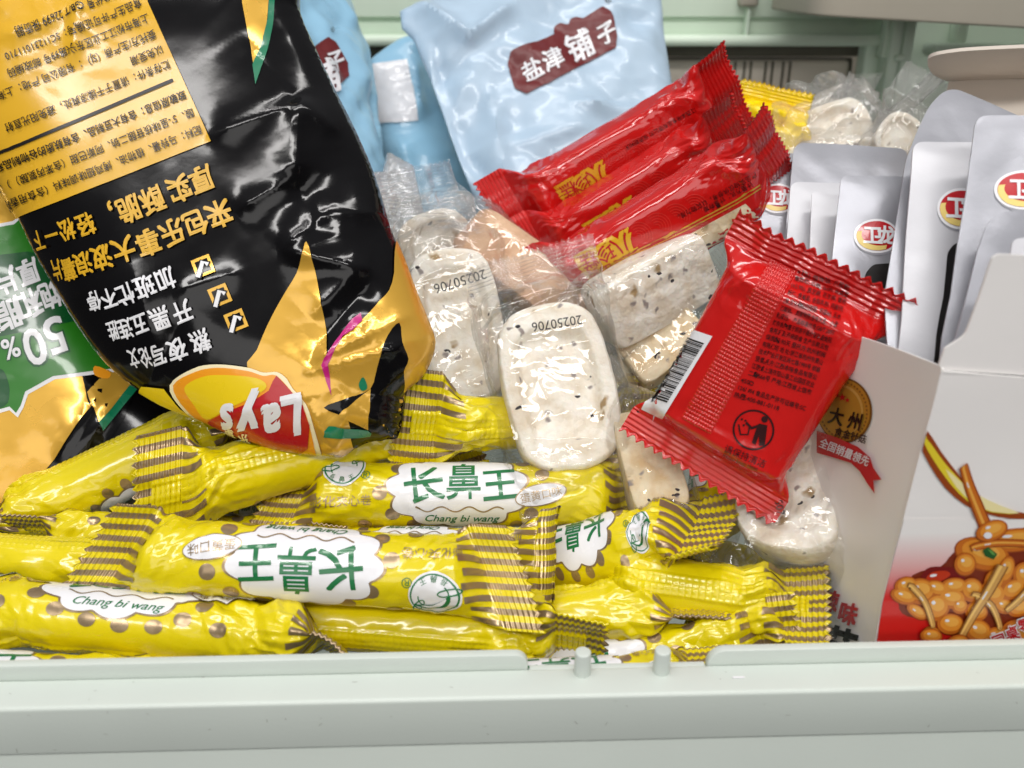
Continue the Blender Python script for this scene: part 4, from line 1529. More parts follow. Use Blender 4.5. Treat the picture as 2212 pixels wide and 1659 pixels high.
for tx, x, y, sz in [('配料：马铃薯、植物油、烤鸡翅味调味料（含食用香精、洋葱', 434, 272, 22), ('酸、5’-呈味核苷酸二钠、阿斯巴甜（含苯丙氨酸））、TBHQ', 417, 236, 22), ('致敏原信息：含有大豆制品、含有麸质的谷物制品和其制品', 400, 198, 22),
                     ('贮存条件：请置于干燥凉爽处，避免阳光直射', 366, 132, 22), ('以免受潮', 352, 100, 22), ('委托方/生产商（SJ）：有限公司 产地：上海', 336, 68, 22), ('上海市松江工业区东兴路99号 邮政编码', 322, 34, 22),
                     ('食品生产许可证编号：SC11231011710', 306, 2, 22), ('产品标准代号 GB/T 22699 保质期', 292, -34, 22)]:
    pr.text(tx, x, y, sz, INK, A, 3, .012 if '致敏' in tx else .004, .86, (0, 0), cell=CB)
for ch, x, y, sz, k, a in [('厚', 437, 389, 54, .88, 158), ('实', 389, 409, 54, .88, 158), ('酥', 330, 434, 54, .88, 158), ('脆', 281, 453, 54, .86, 158), ('，', 246, 462, 50, .8, 158),
                           ('来', 475, 463, 56, .92, 158), ('包', 424, 483, 54, .90, 158), ('乐', 374, 503, 54, .90, 158), ('事', 322, 525, 54, .90, 160), ('大', 270, 540, 52, .86, 160), ('波', 224, 557, 50, .78, 162),
                           ('浪', 185, 570, 48, .70, 163), ('薯', 156, 582, 46, .58, 164), ('片', 130, 583, 44, .45, 164),
                           ('轻', 189, 486, 46, .75, 160), ('松', 150, 497, 44, .7, 162), ('一', 118, 508, 42, .6, 163), ('下', 92, 520, 42, .5, 164)]:
    pr.text(ch, x, y, sz * 1.12, PANEL, a, 2, .024, k, (.5, .5), cell=CB)
for ch, x, y, sz, k, a in [('加', 360, 604, 46, .86, 158), ('班', 316, 620, 45, .86, 159), ('忙', 275, 636, 44, .82, 160), ('不', 240, 645, 42, .72, 161), ('停', 209, 650, 40, .62, 162),
                           ('开', 396, 674, 46, .86, 158), ('黑', 348, 688, 46, .86, 159), ('五', 307, 700, 44, .76, 160), ('连', 275, 710, 42, .66, 161), ('胜', 250, 714, 40, .5, 162),
                           ('熬', 435, 737, 46, .84, 159), ('夜', 385, 755, 46, .84, 160), ('写', 345, 766, 44, .66, 161), ('论', 318, 770, 42, .5, 162), ('文', 294, 772, 40, .45, 162)]:
    pr.text(ch, x, y, sz * 1.12, WHT, a, 2, .022, k, (.5, .5), cell=CB)
for x, y in ((440, 576), (476, 638), (511, 693)):
    a = math.radians(158)
    R = lambda X, Y: (x + X * math.cos(a) - Y * math.sin(a), y + X * math.sin(a) + Y * math.cos(a))
    pr.poly([R(-21, -21), R(21, -21), R(21, 21), R(-21, 21)], GLD, 1, CB)
    pr.poly([R(-14, -14), R(14, -14), R(14, 14), R(-14, 14)], BLK, 2, CB)
    pr.line([R(-14, -2), R(-3, 10), R(19, -22)], 15, BLK, 3, CB)
    pr.line([R(-12, -1), R(-3, 9), R(18, -20)], 9, WHT, 4, CB)
pr.poly([(663, 524), (679, 576), (688, 619), (699, 680), (708, 748), (703, 778), (680, 808), (650, 832), (618, 850), (536, 796), (556, 756), (575, 710), (597, 666), (617, 631), (641, 590), (654, 552)], GLD, 0, CB, smooth=3)
pr.poly([(853, 512), (880, 560), (905, 612), (935, 690), (950, 738), (935, 790), (912, 830), (880, 848), (874, 965), (775, 965), (738, 995), (690, 985), (670, 900), (612, 852), (650, 832), (703, 778), (745, 728), (785, 690), (820, 650),
         (840, 628), (850, 590)], GLD, 0, CB, smooth=2)
pr.poly([(861, 698), (868, 740), (881, 775), (872, 800), (872, 830), (868, 850), (880, 880), (874, 950), (830, 965), (790, 965), (760, 965), (752, 905), (700, 880), (752, 860), (800, 838), (815, 790), (837, 725)], BLK, 1, CB, smooth=3)
pr.poly([(731, 898), (750, 880), (800, 838), (797, 900), (796, 925)], GLD, 2, CB)
pr.poly([(712, 918), (745, 922), (795, 925), (799, 938), (750, 943), (705, 940)], TEAL, 3, CB, smooth=2)
pr.poly([(783, 813), (792, 830), (790, 840), (779, 842), (774, 828)], TEAL, 2, CB, smooth=3)
pr.poly([(779, 678), (783, 696), (765, 714), (744, 728), (720, 763), (711, 789), (716, 854), (704, 820), (697, 789), (703, 772), (735, 731), (762, 692)], MAG, 2, CB)
pr.poly([(521, -70), (575, -70), (580, 0), (577, 50), (563, 100), (548, 142), (535, 70), (524, 10)], GLD, 0, CB)
pr.poly([(575, -70), (588, -70), (593, 0), (590, 55), (578, 110), (552, 184), (546, 142), (566, 90), (578, 45), (580, 0)], TEAL, 1, CB)
# round sun logo with a red ribbon
pr.poly([(372, 830), (420, 795), (470, 786), (536, 793), (571, 804), (600, 803), (620, 816), (634, 838), (664, 872), (680, 910), (694, 985), (640, 980), (580, 968), (510, 944), (440, 915), (398, 880)], CREAM, 3, CB, smooth=4)
pr.poly([(380, 830), (424, 802), (472, 793), (536, 800), (571, 811), (598, 810), (628, 840), (656, 876), (672, 912), (682, 985), (640, 985), (580, 968), (510, 940), (445, 912), (405, 878)], ORG, 4, CB, smooth=4)
pr.poly([(404, 834), (440, 812), (484, 808), (556, 815), (579, 832), (558, 851), (498, 880), (452, 900), (425, 870)], LEMON, 5, CB, smooth=4)
pr.poly([(600, 810), (630, 842), (657, 872), (674, 914), (668, 962), (645, 976), (590, 965), (520, 940), (460, 915), (452, 905), (490, 888), (548, 866), (584, 842), (592, 822)], REDW, 6, CB)
for ch, x, y, sz, k, a in [('L', 640, 896, 112, .85, 168), ('a', 596, 914, 108, .85, 168), ('y', 546, 908, 108, .85, 170), ("'", 528, 944, 100, .8, 172), ('s', 500, 908, 96, .75, 172)]:
    pr.text(ch, x, y, sz, WHT, a, 8, .034, k, (.5, .5), .25, cell=CB)
for ch, x, y in (('乐', 530, 940), ('事', 500, 928)):
    pr.text(ch, x, y, 24, CREAM, 172, 8, .03, .9, (.5, .5), cell=CB)
pr.poly([(310, 832), (360, 838), (392, 880), (440, 912), (400, 897), (345, 872), (300, 845)], LEMON, 2, CB)
pr.build('printed_design', t)
# ================================================================ green banner bag
t = thing('chip_bag', P(100, 1080, .36), 'amber and black chip bag with a green banner, behind the big black one', 'chip bag')
ol = smooth_poly([(-220, 330), (0, 400), (90, 480), (160, 640), (240, 760), (330, 830), (470, 900), (470, 1010), (380, 1110), (250, 1190), (60, 1200), (-220, 1200)], 3)
pl = Plate([(0, 700, .335), (300, 900, .345), (60, 1050, .335)], ol, T=.010, R=.03, Tb=.02, extra=lambda u, v: .0012 * crumple(u, v, .03, 91) + .0005 * crumple(u, v, .012, 92))
pl.crease(230, 840, 150, 980, .002, .004)
pl.crease(250, 880, 160, 1020, .0016, .003)
pl.body('bag_film', BLK, t, .0022)
pr = Print(pl, .0006, .00008)
pr.poly([(-220, 340), (0, 410), (60, 470), (100, 530), (150, 650), (240, 760), (300, 810), (220, 850), (180, 900), (120, 990), (60, 1060), (-200, 1180)], GLD, 0, 14)
pr.poly([(190, 860), (172, 790), (255, 820), (290, 850), (270, 900), (230, 960)], BLK, 1, 14)
pr.poly([(232, 800), (285, 828), (216, 912), (190, 848)], GLD, 2, 14)
pr.poly([(285, 828), (297, 842), (222, 930), (216, 912)], TEAL, 3, 14)
pr.poly([(205, 792), (238, 806), (232, 820), (205, 812)], ORG, 4, 14, smooth=3)
pr.poly([(-60, 500), (0, 485), (30, 480), (62, 455), (140, 545), (235, 720), (300, 800), (205, 810), (120, 820), (62, 852), (52, 880), (40, 902), (22, 886), (-60, 910)], WHT, 2, 14)
pr.poly([(-60, 506), (0, 492), (32, 487), (62, 463), (133, 548), (226, 718), (290, 793), (205, 802), (116, 813), (56, 846), (46, 876), (36, 892), (22, 878), (-60, 900)], LEAF, 3, 14)
pr.poly([(-60, 560), (60, 545), (130, 560), (190, 690), (-60, 740)], DGRN, 4, 14)
pr.poly([(-60, 800), (0, 795), (18, 820), (22, 850), (10, 878), (-60, 890)], DGRN, 4, 14, smooth=3)
for ch, x, y, sz, k in [('5', 122, 730, 112, .95), ('0', 78, 754, 112, .9), ('%', 26, 755, 62, .9)]:
    pr.text(ch, x, y, sz, DGRN, 162, 5, .045, k, (.5, .5), cell=14)
    pr.text(ch, x, y, sz * .98, WHT, 162, 6, .015, k, (.5, .5), cell=14)
for ch, x, y, sz, k in [('饱', 108, 640, 62, .7), ('和', 64, 658, 66, .9), ('脂', 18, 682, 66, .9), ('肪', -30, 700, 66, .9), ('厚', 62, 590, 60, .8), ('片', 14, 608, 60, .9)]:
    pr.text(ch, x, y, sz, WHT, 160, 6, .03, k, (.5, .5), cell=14)
for ch, x, y, sz in [('薯', 330, 1085, 150), ('片', 205, 1060, 120)]:
    pr.text(ch, x, y, sz, mat('grey_print', (150, 140, 128), .3, coat=.5), 150, 1, .03, 1, (.5, .5), cell=14)
pr.build('printed_design', t)

# ================================================================ blue pouches
BLUES = 'pale blue pouches standing at the back'


def blue_bag(anch, outl, m, label, seed, T=.008, creases=()):
    pts = np.array(outl, float).mean(0)
    t = thing('blue_pouch', P(pts[0], max(p[1] for p in outl), anch[0][2]), label, 'pouch', BLUES)
    pl = Plate(anch, np.array(outl, float), T=T, R=.028, Tb=T, extra=lambda u, v: .016 * crumple(u, v, .070, seed, 8) + .0070 * crumple(u, v, .021, seed + 5, 9) + .0010 * crumple(u, v, .008, seed + 8))
    for c in creases:
        pl.crease(*c[:4], c[4] * 1.5, c[5] * .65)
    pl.body('pouch_film', m, t, .0022)
    return t, pl


t, pl = blue_bag([(1150, 300, .460), (1400, 300, .468), (1200, 40, .478)],
                 [(864, 24), (900, 8), (960, -12), (1010, -70), (1240, -80), (1424, -70), (1434, 73), (1452, 187), (1448, 420), (1400, 660), (1250, 700), (1122, 690), (1080, 590), (1042, 470), (990, 340), (930, 170), (893, 84), (868, 60)],
                 BLUE, 'large pale blue pouch with the whole dark red tag, standing behind the red packets', 101,
                 creases=[(905, 20, 1010, 110, .005, .007), (1010, 110, 1100, 40, .004, .006), (940, 120, 1000, 330, -.004, .010), (1000, 330, 1120, 480, -.004, .008), (1100, 330, 1250, 300, .003, .010),
                          (1240, 250, 1420, 260, .003, .008), (1050, 200, 1090, 420, .003, .008), (1130, 420, 1300, 330, .003, .009)])
pr = Print(pl, .0008, .0002)
tagp = np.array([(240, 470), (265, 380), (580, 262), (586, 190), (628, 165), (690, 188), (702, 148), (745, 130), (800, 147), (940, 55), (1000, 95), (1050, 270), (1045, 350), (380, 700), (295, 655)], float) * .2929 + (1026, 0)
pr.poly(round_poly(tagp, 4, 3), MAROON, 0, 10)
for ch, x, y, sz in [('盐', 1150, 152, 48), ('津', 1193, 131, 48), ('铺', 1252, 100, 66), ('子', 1309, 72, 46)]:
    pr.text(ch, x, y, sz, WHT, -27, 2, .022, .95, (.5, .5), .12, cell=10)
pr.text('®', 1312, 4, 16, INK, -20, 1, 0, 1, (.5, .5))
pr.build('red_tag', t)
t, pl = blue_bag([(850, 200, .500), (950, 300, .505), (850, 400, .495)],
                 [(795, 132), (826, 108), (862, 84), (900, 72), (960, 240), (1010, 380), (1060, 520), (1040, 620), (900, 600), (850, 470), (825, 330), (805, 230)],
                 BLUE2, 'narrow blue pouch with a blank white panel, between two larger blue pouches', 111, .010,
                 creases=[(893, 150, 900, 260, .003, .005), (860, 330, 900, 480, .003, .006)])
pr = Print(pl, .0008, .0002)
pr.poly([(802, 141), (840, 136), (878, 131), (893, 190), (902, 261), (856, 266), (813, 266), (806, 200)], WHT, 0, 10)
pr.build('white_panel', t)
t, pl = blue_bag([(720, 200, .440), (780, 300, .445), (700, 40, .46)],
                 [(560, -80), (735, -80), (752, 0), (770, 70), (786, 130), (803, 210), (814, 300), (830, 420), (845, 520), (760, 600), (640, 420), (590, 160)],
                 BLUE2, 'blue pouch behind the black chip bag with half of a dark red tag showing', 121, .012,
                 creases=[(770, 150, 800, 330, -.003, .006), (700, 20, 740, 80, .002, .006)])
pr = Print(pl, .0008, .0002)
tg = np.array([(600, 380), (650, 345), (750, 280), (812, 318), (905, 465), (916, 560), (800, 662), (700, 560), (640, 480)], float) * .2929 + (486, 0)
pr.poly(tg, MAROON, 0, 10)
for ch, x, y, sz in [('铺', 700, 170, 78), ('子', 723, 134, 50)]:
    pr.text(ch, x, y, sz, WHT, -20, 2, .022, .8, (.5, .5), .12, cell=10)
pr.text('®', 714, 66, 15, INK, -20, 1, 0, 1, (.5, .5))
pr.build('red_tag', t)
# ================================================================ carton of pouches
POU = 'grey and white pouches standing in the carton'


def pouch(outl, rad, d0, tilt, m, label, logo=None, black=None, seed=1, T=.0008, shiny=None, lean=0.0):
    """flat foil pouch; d0 depth at its middle, tilt = how much deeper its top is than its foot"""
    outl = np.asarray(outl, float)
    c = outl.mean(0)
    y0, y1 = outl[:, 1].min(), outl[:, 1].max()
    t = thing('foil_pouch', P(c[0], y1, d0), label, 'pouch', POU)
    an = [(c[0], c[1], d0), (c[0] + 100, c[1], d0 + lean), (c[0], c[1] - 200, d0 + tilt)]
    pl = Plate(an, round_poly(outl, rad, 7), T=T, R=.016, pw=.9, Tb=T, thick=.0005,
               extra=lambda u, v: .0007 * pn(u * 45 + seed, v * 30, seed) + .00035 * pn(u * 160, v * 110 + seed, 2),
               bend=lambda u, v: .0022 * pn(u * 22 + seed * 3, v * 22, seed * 1.3) + .010 * (u / .05) ** 2 * .05)
    pl.body('pouch_film', m, t, .0020)
    pr = Print(pl, .00018, .00008)
    if logo:
        x, y, a, b = logo
        pr.poly(ellipse(x + 2, y + 3, a * 1.08, b * 1.1, .05, 40), mat('grey_rim_print', (150, 150, 158), .4), 0, 8)
        pr.poly(ellipse(x, y, a * 1.05, b * 1.06, .05, 40), WHT, 1, 8)
        pr.poly(ellipse(x, y, a * .94, b * .92, .05, 40), REDW, 2, 8)
        tt = np.linspace(math.pi * .35, math.pi * 1.10, 24)
        inner = np.stack([x + a * .80 * np.cos(tt[::-1]) + a * .10, y + b * .70 * np.sin(tt[::-1]) - b * .08], -1)
        outer = np.stack([x + a * .93 * np.cos(tt), y + b * .91 * np.sin(tt)], -1)
        pr.poly(np.concatenate([outer, inner]), mat('pale_gold_print', (232, 206, 120), .35), 3, 8)
        pr.text('卫', x - a * .16, y - b * .04, b * 1.18, WHT, 3, 4, .03, 1.05, (.5, .5), -.06, cell=8)
        pr.text('龙', x + a * .46, y - b * .04, b * 1.18, WHT, 3, 4, .03, 1.0, (.5, .5), -.06, cell=8)
    if black:
        pr.poly(round_poly(black, 10, 5), INK, 1, 9)
    pr.build('printed_logo', t)
    return pl


pouch([(1618, 430), (1640, 360), (1690, 330), (1790, 330), (1790, 700), (1600, 700)], [10, 20, 20, 20, 5, 5], .338, .02, SILV,
      'silver pouch farthest left in the carton, its red badge against the red stack', (1680, 430, 40, 30), [(1690, 545), (1700, 495), (1790, 480), (1790, 640), (1690, 640)], 1)
pouch([(1690, 560), (1705, 420), (1716, 306), (1960, 320), (1990, 700), (1690, 720)], [2, 2, 26, 20, 5, 5], .326, .02, SILV,
      'wide plain silver pouch standing behind the two small white ones', None, None, 2)
pouch([(1697, 560), (1708, 394), (1900, 396), (1910, 700), (1700, 720)], [2, 18, 14, 5, 5], .308, .015, PEARL, 'plain white pouch second from the left in front of the wide silver one', None, None, 3)
pouch([(1748, 600), (1753, 412), (1900, 413), (1910, 720), (1750, 740)], [2, 14, 14, 5, 5], .298, .015, PEARL, 'plain white pouch directly left of the silver pouch with the whole left badge', None, None, 4)
pouch([(1797, 560), (1817, 380), (2000, 382), (2010, 760), (1800, 760)], [2, 16, 20, 5, 5], .284, .015, SILV,
      'silver pouch with an oval red badge just above the red packet', (1893, 511, 47, 35), [(1868, 592), (1885, 572), (1960, 568), (1960, 640), (1862, 640)], 5)
pl = pouch([(1912, 640), (1934, 485), (1955, 351), (1978, 290), (2008, 225), (2051, 188), (2140, 222), (2300, 290), (2300, 760), (1920, 780)], [2, 10, 20, 30, 30, 30, 20, 10, 5, 5], .272, .02, SILV,
           'tall silver pouch with a sloping peaked top, rising above the others', None, None, 6)
pouch([(1930, 830), (1946, 700), (1972, 306), (2200, 310), (2200, 830)], [2, 20, 26, 14, 5], .252, .012, PEARL,
      'white pouch with an oval red badge and black bar, before the tall peaked one', (2076, 452, 50, 42), [(2046, 545), (2062, 526), (2110, 520), (2090, 830), (2010, 830), (2021, 725), (2037, 637)], 7)
pouch([(2024, 830), (2037, 725), (2057, 637), (2072, 528), (2092, 410), (2110, 247), (2330, 250), (2330, 830)], [2, 8, 8, 8, 10, 28, 10, 5], .238, .010, SILV,
      'silver pouch at the right edge with an oval red badge cut by the frame', (2212, 412, 62, 40), None, 8)
pouch([(2045, 800), (2085, 650), (2113, 540), (2138, 468), (2200, 450), (2330, 460), (2330, 800)], [2, 20, 20, 30, 20, 5, 5], .228, .008, SILV,
      'silver pouch with a rounded shoulder just behind the white carton front', None, None, 9)
pouch([(2176, 600), (2190, 515), (2330, 500), (2330, 640)], [2, 14, 5, 2], .219, .006, PEARL, 'small white pouch corner behind the carton front at the right edge', None, None, 10)

# ---------------------------------------------------------------- the carton
ct = thing('display_carton', P(1950, 1380, .25), 'white display carton with orange mushrooms pictured on its front, holding foil pouches', 'carton')
Yc = .1945
fr_o = np.array([(1888, 1396), (1905, 1300), (2018, 862), (2034, 800), (2300, 822), (2300, 1420), (1885, 1420)], float)


def PYd(x, y):
    return PY(np.array(x, float), np.array(y, float), Yc)


class Flat(Plate):
    pass


A0, A1, A2 = PYd(1900, 1390), PYd(2212, 1400), PYd(2040, 800)
A1 = A1 + np.array([0, .0015, 0])
pf = Plate([A0, A1, A2], fr_o, thick=.0006, bend=lambda u, v: .0006 * pn(u * 30, v * 30, 3))
pf.body('front_panel', CARD, ct, .004)
pt = Plate([A0 + (0, .0004, 0), A1 + (0, .0004, 0), A2 + (0, .0004, 0)], round_poly([(2036, 798), (2028, 788), (2041, 752), (2084, 726), (2116, 640), (2144, 556), (2158, 549), (2300, 556), (2300, 818)], [2, 2, 4, 14, 8, 8, 6, 2, 2]), thick=.0006,
           bend=lambda u, v: .0005 * pn(u * 30, v * 30, 5))
pt.body('tear_flap', CARD, ct, .004)
pr = Print(pf, .0003, .0001)
pr.line([(2034, 801), (2120, 805), (2300, 819)], 7, mat('card_fold_edge', (240, 238, 236), .5), 1, 12)
pr.build('fold_line', ct)
# side panel running back, its top edge cut down towards the back
B0, B1, B2 = PYd(2032, 800), P(1815, 735, .262), PYd(1895, 1390)
ps = Plate([B0, B1, B2], [(2034, 797), (2024, 788), (1930, 752), (1855, 726), (1800, 712), (1640, 700), (1600, 1000), (1620, 1430), (1886, 1430), (1892, 1390)], thick=.0006, bend=lambda u, v: .0008 * pn(u * 26, v * 26, 8))
ps.body('side_panel', CARD, ct, .004)
# medal print
pr = Print(ps, .0003, .0001)
MED = mat('gold_medal_print', (190, 146, 52), .38, metal=.3)
MEDL = mat('pale_gold_medal_print', (216, 180, 92), .38, metal=.3)
MEDD = mat('dark_gold_medal_print', (128, 92, 32), .4, metal=.2)
pr.poly(ellipse(1826, 886, 60, 70, -.12, 48), MEDD, 0, 10)
pr.poly(ellipse(1825, 886, 57, 67, -.12, 48), MED, 1, 10)
for k in range(44):
    a = 2 * math.pi * k / 44
    pr.poly(ellipse(1825 + 51 * math.cos(a) + 4 * math.sin(a), 886 + 61 * math.sin(a), 2.1, 2.4, 0, 8), MEDD, 2, 10)
pr.poly(ellipse(1823, 886, 45, 55, -.12, 44), MEDL, 2, 10)
pr.poly(ellipse(1822, 888, 42, 52, -.12, 44), MED, 3, 10)
pr.text('大', 1812, 899, 40, INK, 14, 5, .02, .85, (.5, .5), cell=9)
pr.text('州', 1852, 909, 40, INK, 14, 5, .02, .8, (.5, .5), cell=9)
pr.text('食金针菇', 1843, 940, 20, INK, 16, 5, .012, .9, (.5, .5), cell=9)
for x, y, r in ((1813, 854, 6), (1825, 858, 9), (1836, 864, 6)):
    pr.poly([(x + r * (1 if i % 2 == 0 else .42) * math.sin(math.pi * i / 5), y - r * (1 if i % 2 == 0 else .42) * math.cos(math.pi * i / 5)) for i in range(10)], REDW, 5, 10)
pr.poly([(1770, 930), (1815, 945), (1860, 965), (1886, 988), (1893, 1010), (1911, 1036), (1893, 1037), (1896, 1066), (1880, 1044), (1864, 1018), (1845, 1000), (1800, 986), (1770, 978)], REDW, 6, 10)
pr.text('全国销量领先', 1832, 976, 23, WHT, 22, 8, .012, .84, (.5, .5), cell=9)
pr.build('gold_medal_print', ct)
pr = Print(ps, .0003, .0001)
for ch, x, y, sz, a, m in [('辣', 1795, 1297, 48, 14, REDW), ('味', 1836, 1325, 50, 14, REDW), ('针', 1750, 1362, 92, 16, INK), ('菇', 1812, 1398, 92, 16, INK), ('金', 1690, 1350, 90, 16, INK)]:
    pr.text(ch, x, y, sz, m, a, 2, .035, .85, (.5, .5), cell=10)
for p in ([(1770, 1185), (1784, 1215), (1788, 1240)], [(1788, 1248), (1806, 1275), (1815, 1310), (1826, 1330)], [(1800, 1330), (1830, 1350), (1850, 1348)], [(1855, 1370), (1862, 1392)]):
    pr.line(p, 2.5, WHT, 1, 10)
pr.build('side_lettering', ct)

# food picture on the front
pr = Print(pf, .0004, .00005)
gm = bpy.data.materials.new('red_fade_print')
gm.use_nodes = True
nt = gm.node_tree
b = nt.nodes['Principled BSDF']
b.inputs['Roughness'].default_value = .35
b.inputs['Coat Weight'].default_value = .3
tc = nt.nodes.new('ShaderNodeTexCoord'); sp = nt.nodes.new('ShaderNodeSeparateXYZ'); cr = nt.nodes.new('ShaderNodeValToRGB'); mr = nt.nodes.new('ShaderNodeMapRange')
nt.links.new(tc.outputs['Object'], sp.inputs[0]); nt.links.new(sp.outputs['Z'], mr.inputs[0])
base_z = ct.location.z
mr.inputs[1].default_value = PYd(1950, 1285)[2] - base_z
mr.inputs[2].default_value = PYd(1950, 1150)[2] - base_z
nt.links.new(mr.outputs[0], cr.inputs[0])
cr.color_ramp.elements[0].color = lin((206, 28, 24)) + (1,)
cr.color_ramp.elements[1].color = lin((238, 235, 233)) + (1,)
nt.links.new(cr.outputs[0], b.inputs['Base Color'])
pr.poly([(1892, 1393), (1905, 1300), (1950, 1120), (2300, 1120), (2300, 1415), (1888, 1415)], gm, 0, 14)
FO = [mat('fo%d_print' % i, c, .32, coat=.35) for i, c in enumerate([(150, 66, 18), (196, 106, 30), (222, 142, 46), (232, 168, 72), (242, 196, 110), (188, 50, 14), (116, 12, 12), (34, 88, 38), (206, 156, 84), (140, 90, 38), (120, 40, 12)])]
for i, nm in enumerate(['rust', 'amber_brown', 'orange_ochre', 'light_ochre', 'pale_ochre', 'brick', 'deep_chili', 'chive', 'stem_tan', 'stem_brown', 'umber']):
    FO[i].name = nm + '_food_print'


def cap(x, y, a, b_, rot=0.0, L=2, tone=1):
    pr.poly(ellipse(x, y, a, b_, rot, 26), FO[0 if tone else 10], L, 12)
    pr.poly(ellipse(x, y - b_ * .04, a * .95, b_ * .93, rot, 26), FO[1], L + 1, 12)
    pr.poly(ellipse(x + a * .05, y - b_ * .12, a * .78, b_ * .72, rot, 24), FO[2], L + 2, 12)
    pr.poly(ellipse(x + a * .08, y - b_ * .24, a * .52, b_ * .42, rot, 20), FO[3], L + 3, 12)
    pr.poly(ellipse(x - a * .25, y - b_ * .38, a * .16, b_ * .13, rot, 12), WHT, L + 5, 12)


def stem(pts, w0, w1, L=8, c=(9, 8, 4)):
    p = smooth_poly(list(pts), 6)[:6 * (len(pts) - 1) + 1]
    pr.shape(*stroke(p, w0, w1), FO[c[0]], L, 12)
    pr.shape(*stroke(p, w0 * .72, w1 * .72), FO[c[1]], L + 1, 12)
    pr.shape(*stroke(p + (-w0 * .12, -w0 * .05), w0 * .25, w1 * .22), FO[c[2]], L + 2, 12)
    q = p[len(p) // 3: len(p) // 2]
    pr.shape(*stroke(q + (-w0 * .15, 0), w0 * .13), WHT, L + 3, 12)


pr.poly([(1940, 1300), (1970, 1240), (2030, 1222), (2060, 1190), (2130, 1150), (2200, 1140), (2300, 1145), (2300, 1396), (2080, 1396), (2040, 1340), (1960, 1330)], FO[10], 1, 14, smooth=3)
cap(2120, 1195, 62, 36, .25, 2); cap(2190, 1165, 70, 26, -.1, 2)
pr.poly([(1985, 1262), (2000, 1226), (2040, 1222), (2075, 1230), (2078, 1262), (2040, 1276)], FO[6], 3, 12, smooth=4)
pr.poly([(1998, 1250), (2010, 1234), (2040, 1230), (2050, 1240), (2020, 1256)], FO[5], 4, 12, smooth=4)
pr.poly(ellipse(2014, 1240, 8, 3, -.2, 14), WHT, 5, 12)
r = random.Random(4)
for x, y, a, b_, ro in [(1955, 1262, 26, 20, -.2), (1950, 1285, 30, 18, .3), (1985, 1275, 34, 30, 0), (2020, 1268, 26, 18, .3), (2058, 1264, 30, 20, -.1), (2082, 1216, 24, 26, .2), (2052, 1290, 34, 24, .1),
                        (2096, 1272, 26, 28, 0), (2145, 1252, 22, 30, .4), (2170, 1230, 18, 34, .3), (2140, 1282, 32, 30, .2), (2185, 1270, 30, 22, -.5), (2210, 1240, 26, 30, 0), (2020, 1310, 28, 34, .7),
                        (2070, 1306, 18, 18, 0), (2106, 1318, 26, 22, .2), (2165, 1306, 24, 18, .3), (2200, 1310, 30, 20, -.3), (2050, 1345, 30, 24, 0), (2110, 1360, 30, 26, .4), (2150, 1372, 34, 22, -.2), (2200, 1360, 40, 26, .1),
                        (2010, 1365, 20, 16, .2), (2230, 1290, 30, 30, 0), (1978, 1318, 26, 14, .6)]:
    cap(x, y, a, b_, ro, 6, r.random() < .6)
stem([(1962, 1262), (1985, 1282), (2000, 1310), (2008, 1345)], 17, 14, 18)
cap(2006, 1366, 24, 16, .1, 22)
stem([(2158, 1218), (2130, 1270), (2098, 1320), (2070, 1372)], 26, 16, 20)
cap(2062, 1382, 26, 20, -.3, 26)
stem([(2100, 1282), (2130, 1296), (2146, 1320), (2152, 1350)], 20, 12, 18)
stem([(2225, 1255), (2195, 1290), (2170, 1310)], 18, 14, 18)
stem([(2100, 1180), (2150, 1168), (2230, 1172)], 18, 16, 12, (0, 1, 3))
pr.poly([(2118, 1184), (2130, 1176), (2150, 1192), (2142, 1203), (2124, 1196)], FO[7], 14, 12)
pr.poly([(2128, 1180), (2138, 1184), (2146, 1194), (2138, 1192)], mat('light_chive_print', (96, 150, 70), .35), 15, 12)
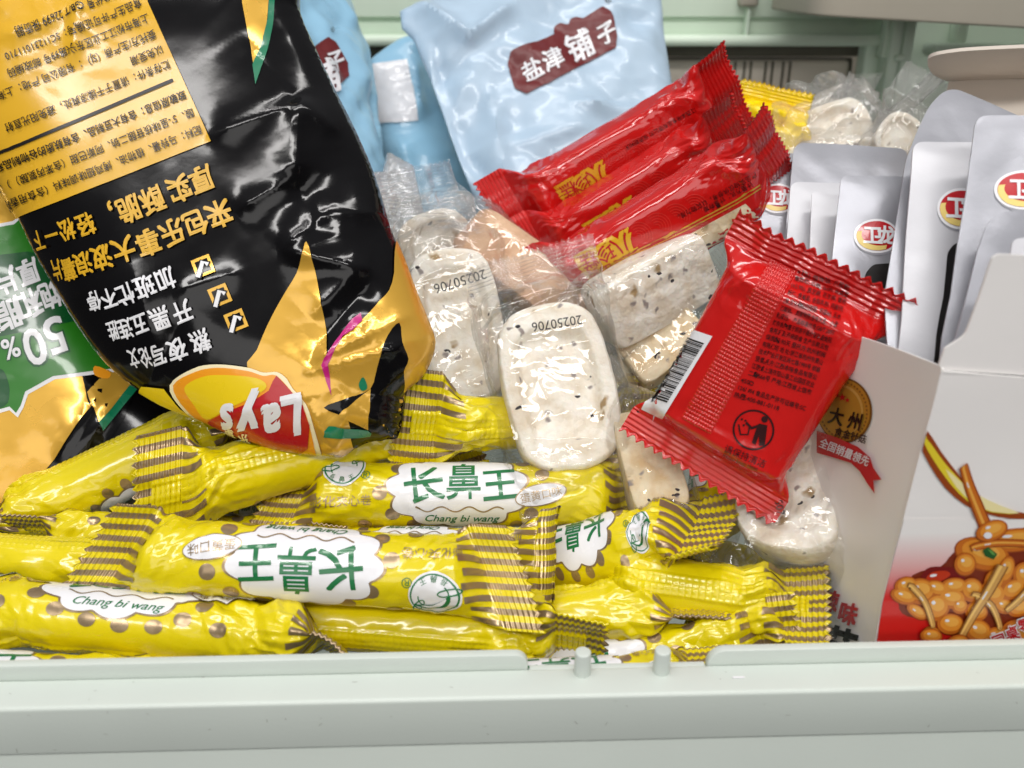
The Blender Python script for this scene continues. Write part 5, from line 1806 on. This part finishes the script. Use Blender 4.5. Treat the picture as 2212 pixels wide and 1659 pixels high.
# splash of oil and a single mushroom
pr.poly([(1993, 923), (2010, 940), (2030, 972), (2055, 1005), (2085, 1042), (2120, 1072), (2160, 1095), (2240, 1112), (2240, 1118), (2180, 1118), (2130, 1108), (2085, 1090), (2040, 1052), (2005, 1000), (1986, 962), (1985, 950)], FO[0], 3, 12, smooth=2)
pr.poly([(1992, 938), (2010, 958), (2034, 992), (2062, 1024), (2095, 1058), (2130, 1082), (2200, 1106), (2140, 1104), (2090, 1082), (2048, 1040), (2012, 988), (1994, 955)], mat('lemon_oil_print', (228, 206, 50), .3, coat=.4), 4, 12, smooth=2)
pr.poly([(2040, 1010), (2075, 1040), (2110, 1066), (2160, 1090), (2200, 1106), (2140, 1102), (2098, 1082), (2064, 1050)], mat('pale_oil_print', (240, 228, 170), .3, coat=.4), 5, 12, smooth=2)
stem([(2081, 1008), (2088, 1038), (2102, 1076), (2124, 1128)], 20, 30, 8, (0, 1, 3))
cap(2138, 1142, 36, 22, -.35, 12)
pr.poly(ellipse(2128, 1150, 9, 7, 0, 14), WHT, 20, 12)
for ch, x, y in (('同', 2150, 1374), ('桌', 2178, 1358), ('零', 2206, 1340), ('食', 2234, 1322)):
    pr.text(ch, x, y, 34, WHT, -20, 30, .06, .95, (.5, .5), cell=12)
    pr.text(ch, x, y, 32, REDW, -20, 32, .02, .95, (.5, .5), cell=12)
pr.line([(2148, 1394), (2200, 1374), (2260, 1352)], 6, WHT, 30, 12)
pr.build('food_picture', ct)

# lid at the back of the carton
pi = Plate([P(2050, 260, .345), P(2212, 260, .34), P(2100, 180, .352)], [(2050, 176), (2120, 172), (2300, 170), (2300, 420), (2020, 420), (2030, 260)], thick=.0006)
pi.body('back_panel', CARDIN, ct, .01)
li = Plate([P(2100, 170, .350), P(2212, 170, .349), P(2100, 125, .318)], smooth_poly([(2003, 140), (2014, 131), (2060, 125), (2116, 122), (2212, 119), (2330, 115), (2330, 176), (2212, 178), (2110, 182), (2075, 181), (2044, 175), (2014, 160)], 4), thick=.0012,
           bend=lambda u, v: -.9 * (v * v) * 2)
li.body('lid_flap', CARDIN, ct, .006)
bpy.data.objects.remove(_tob)
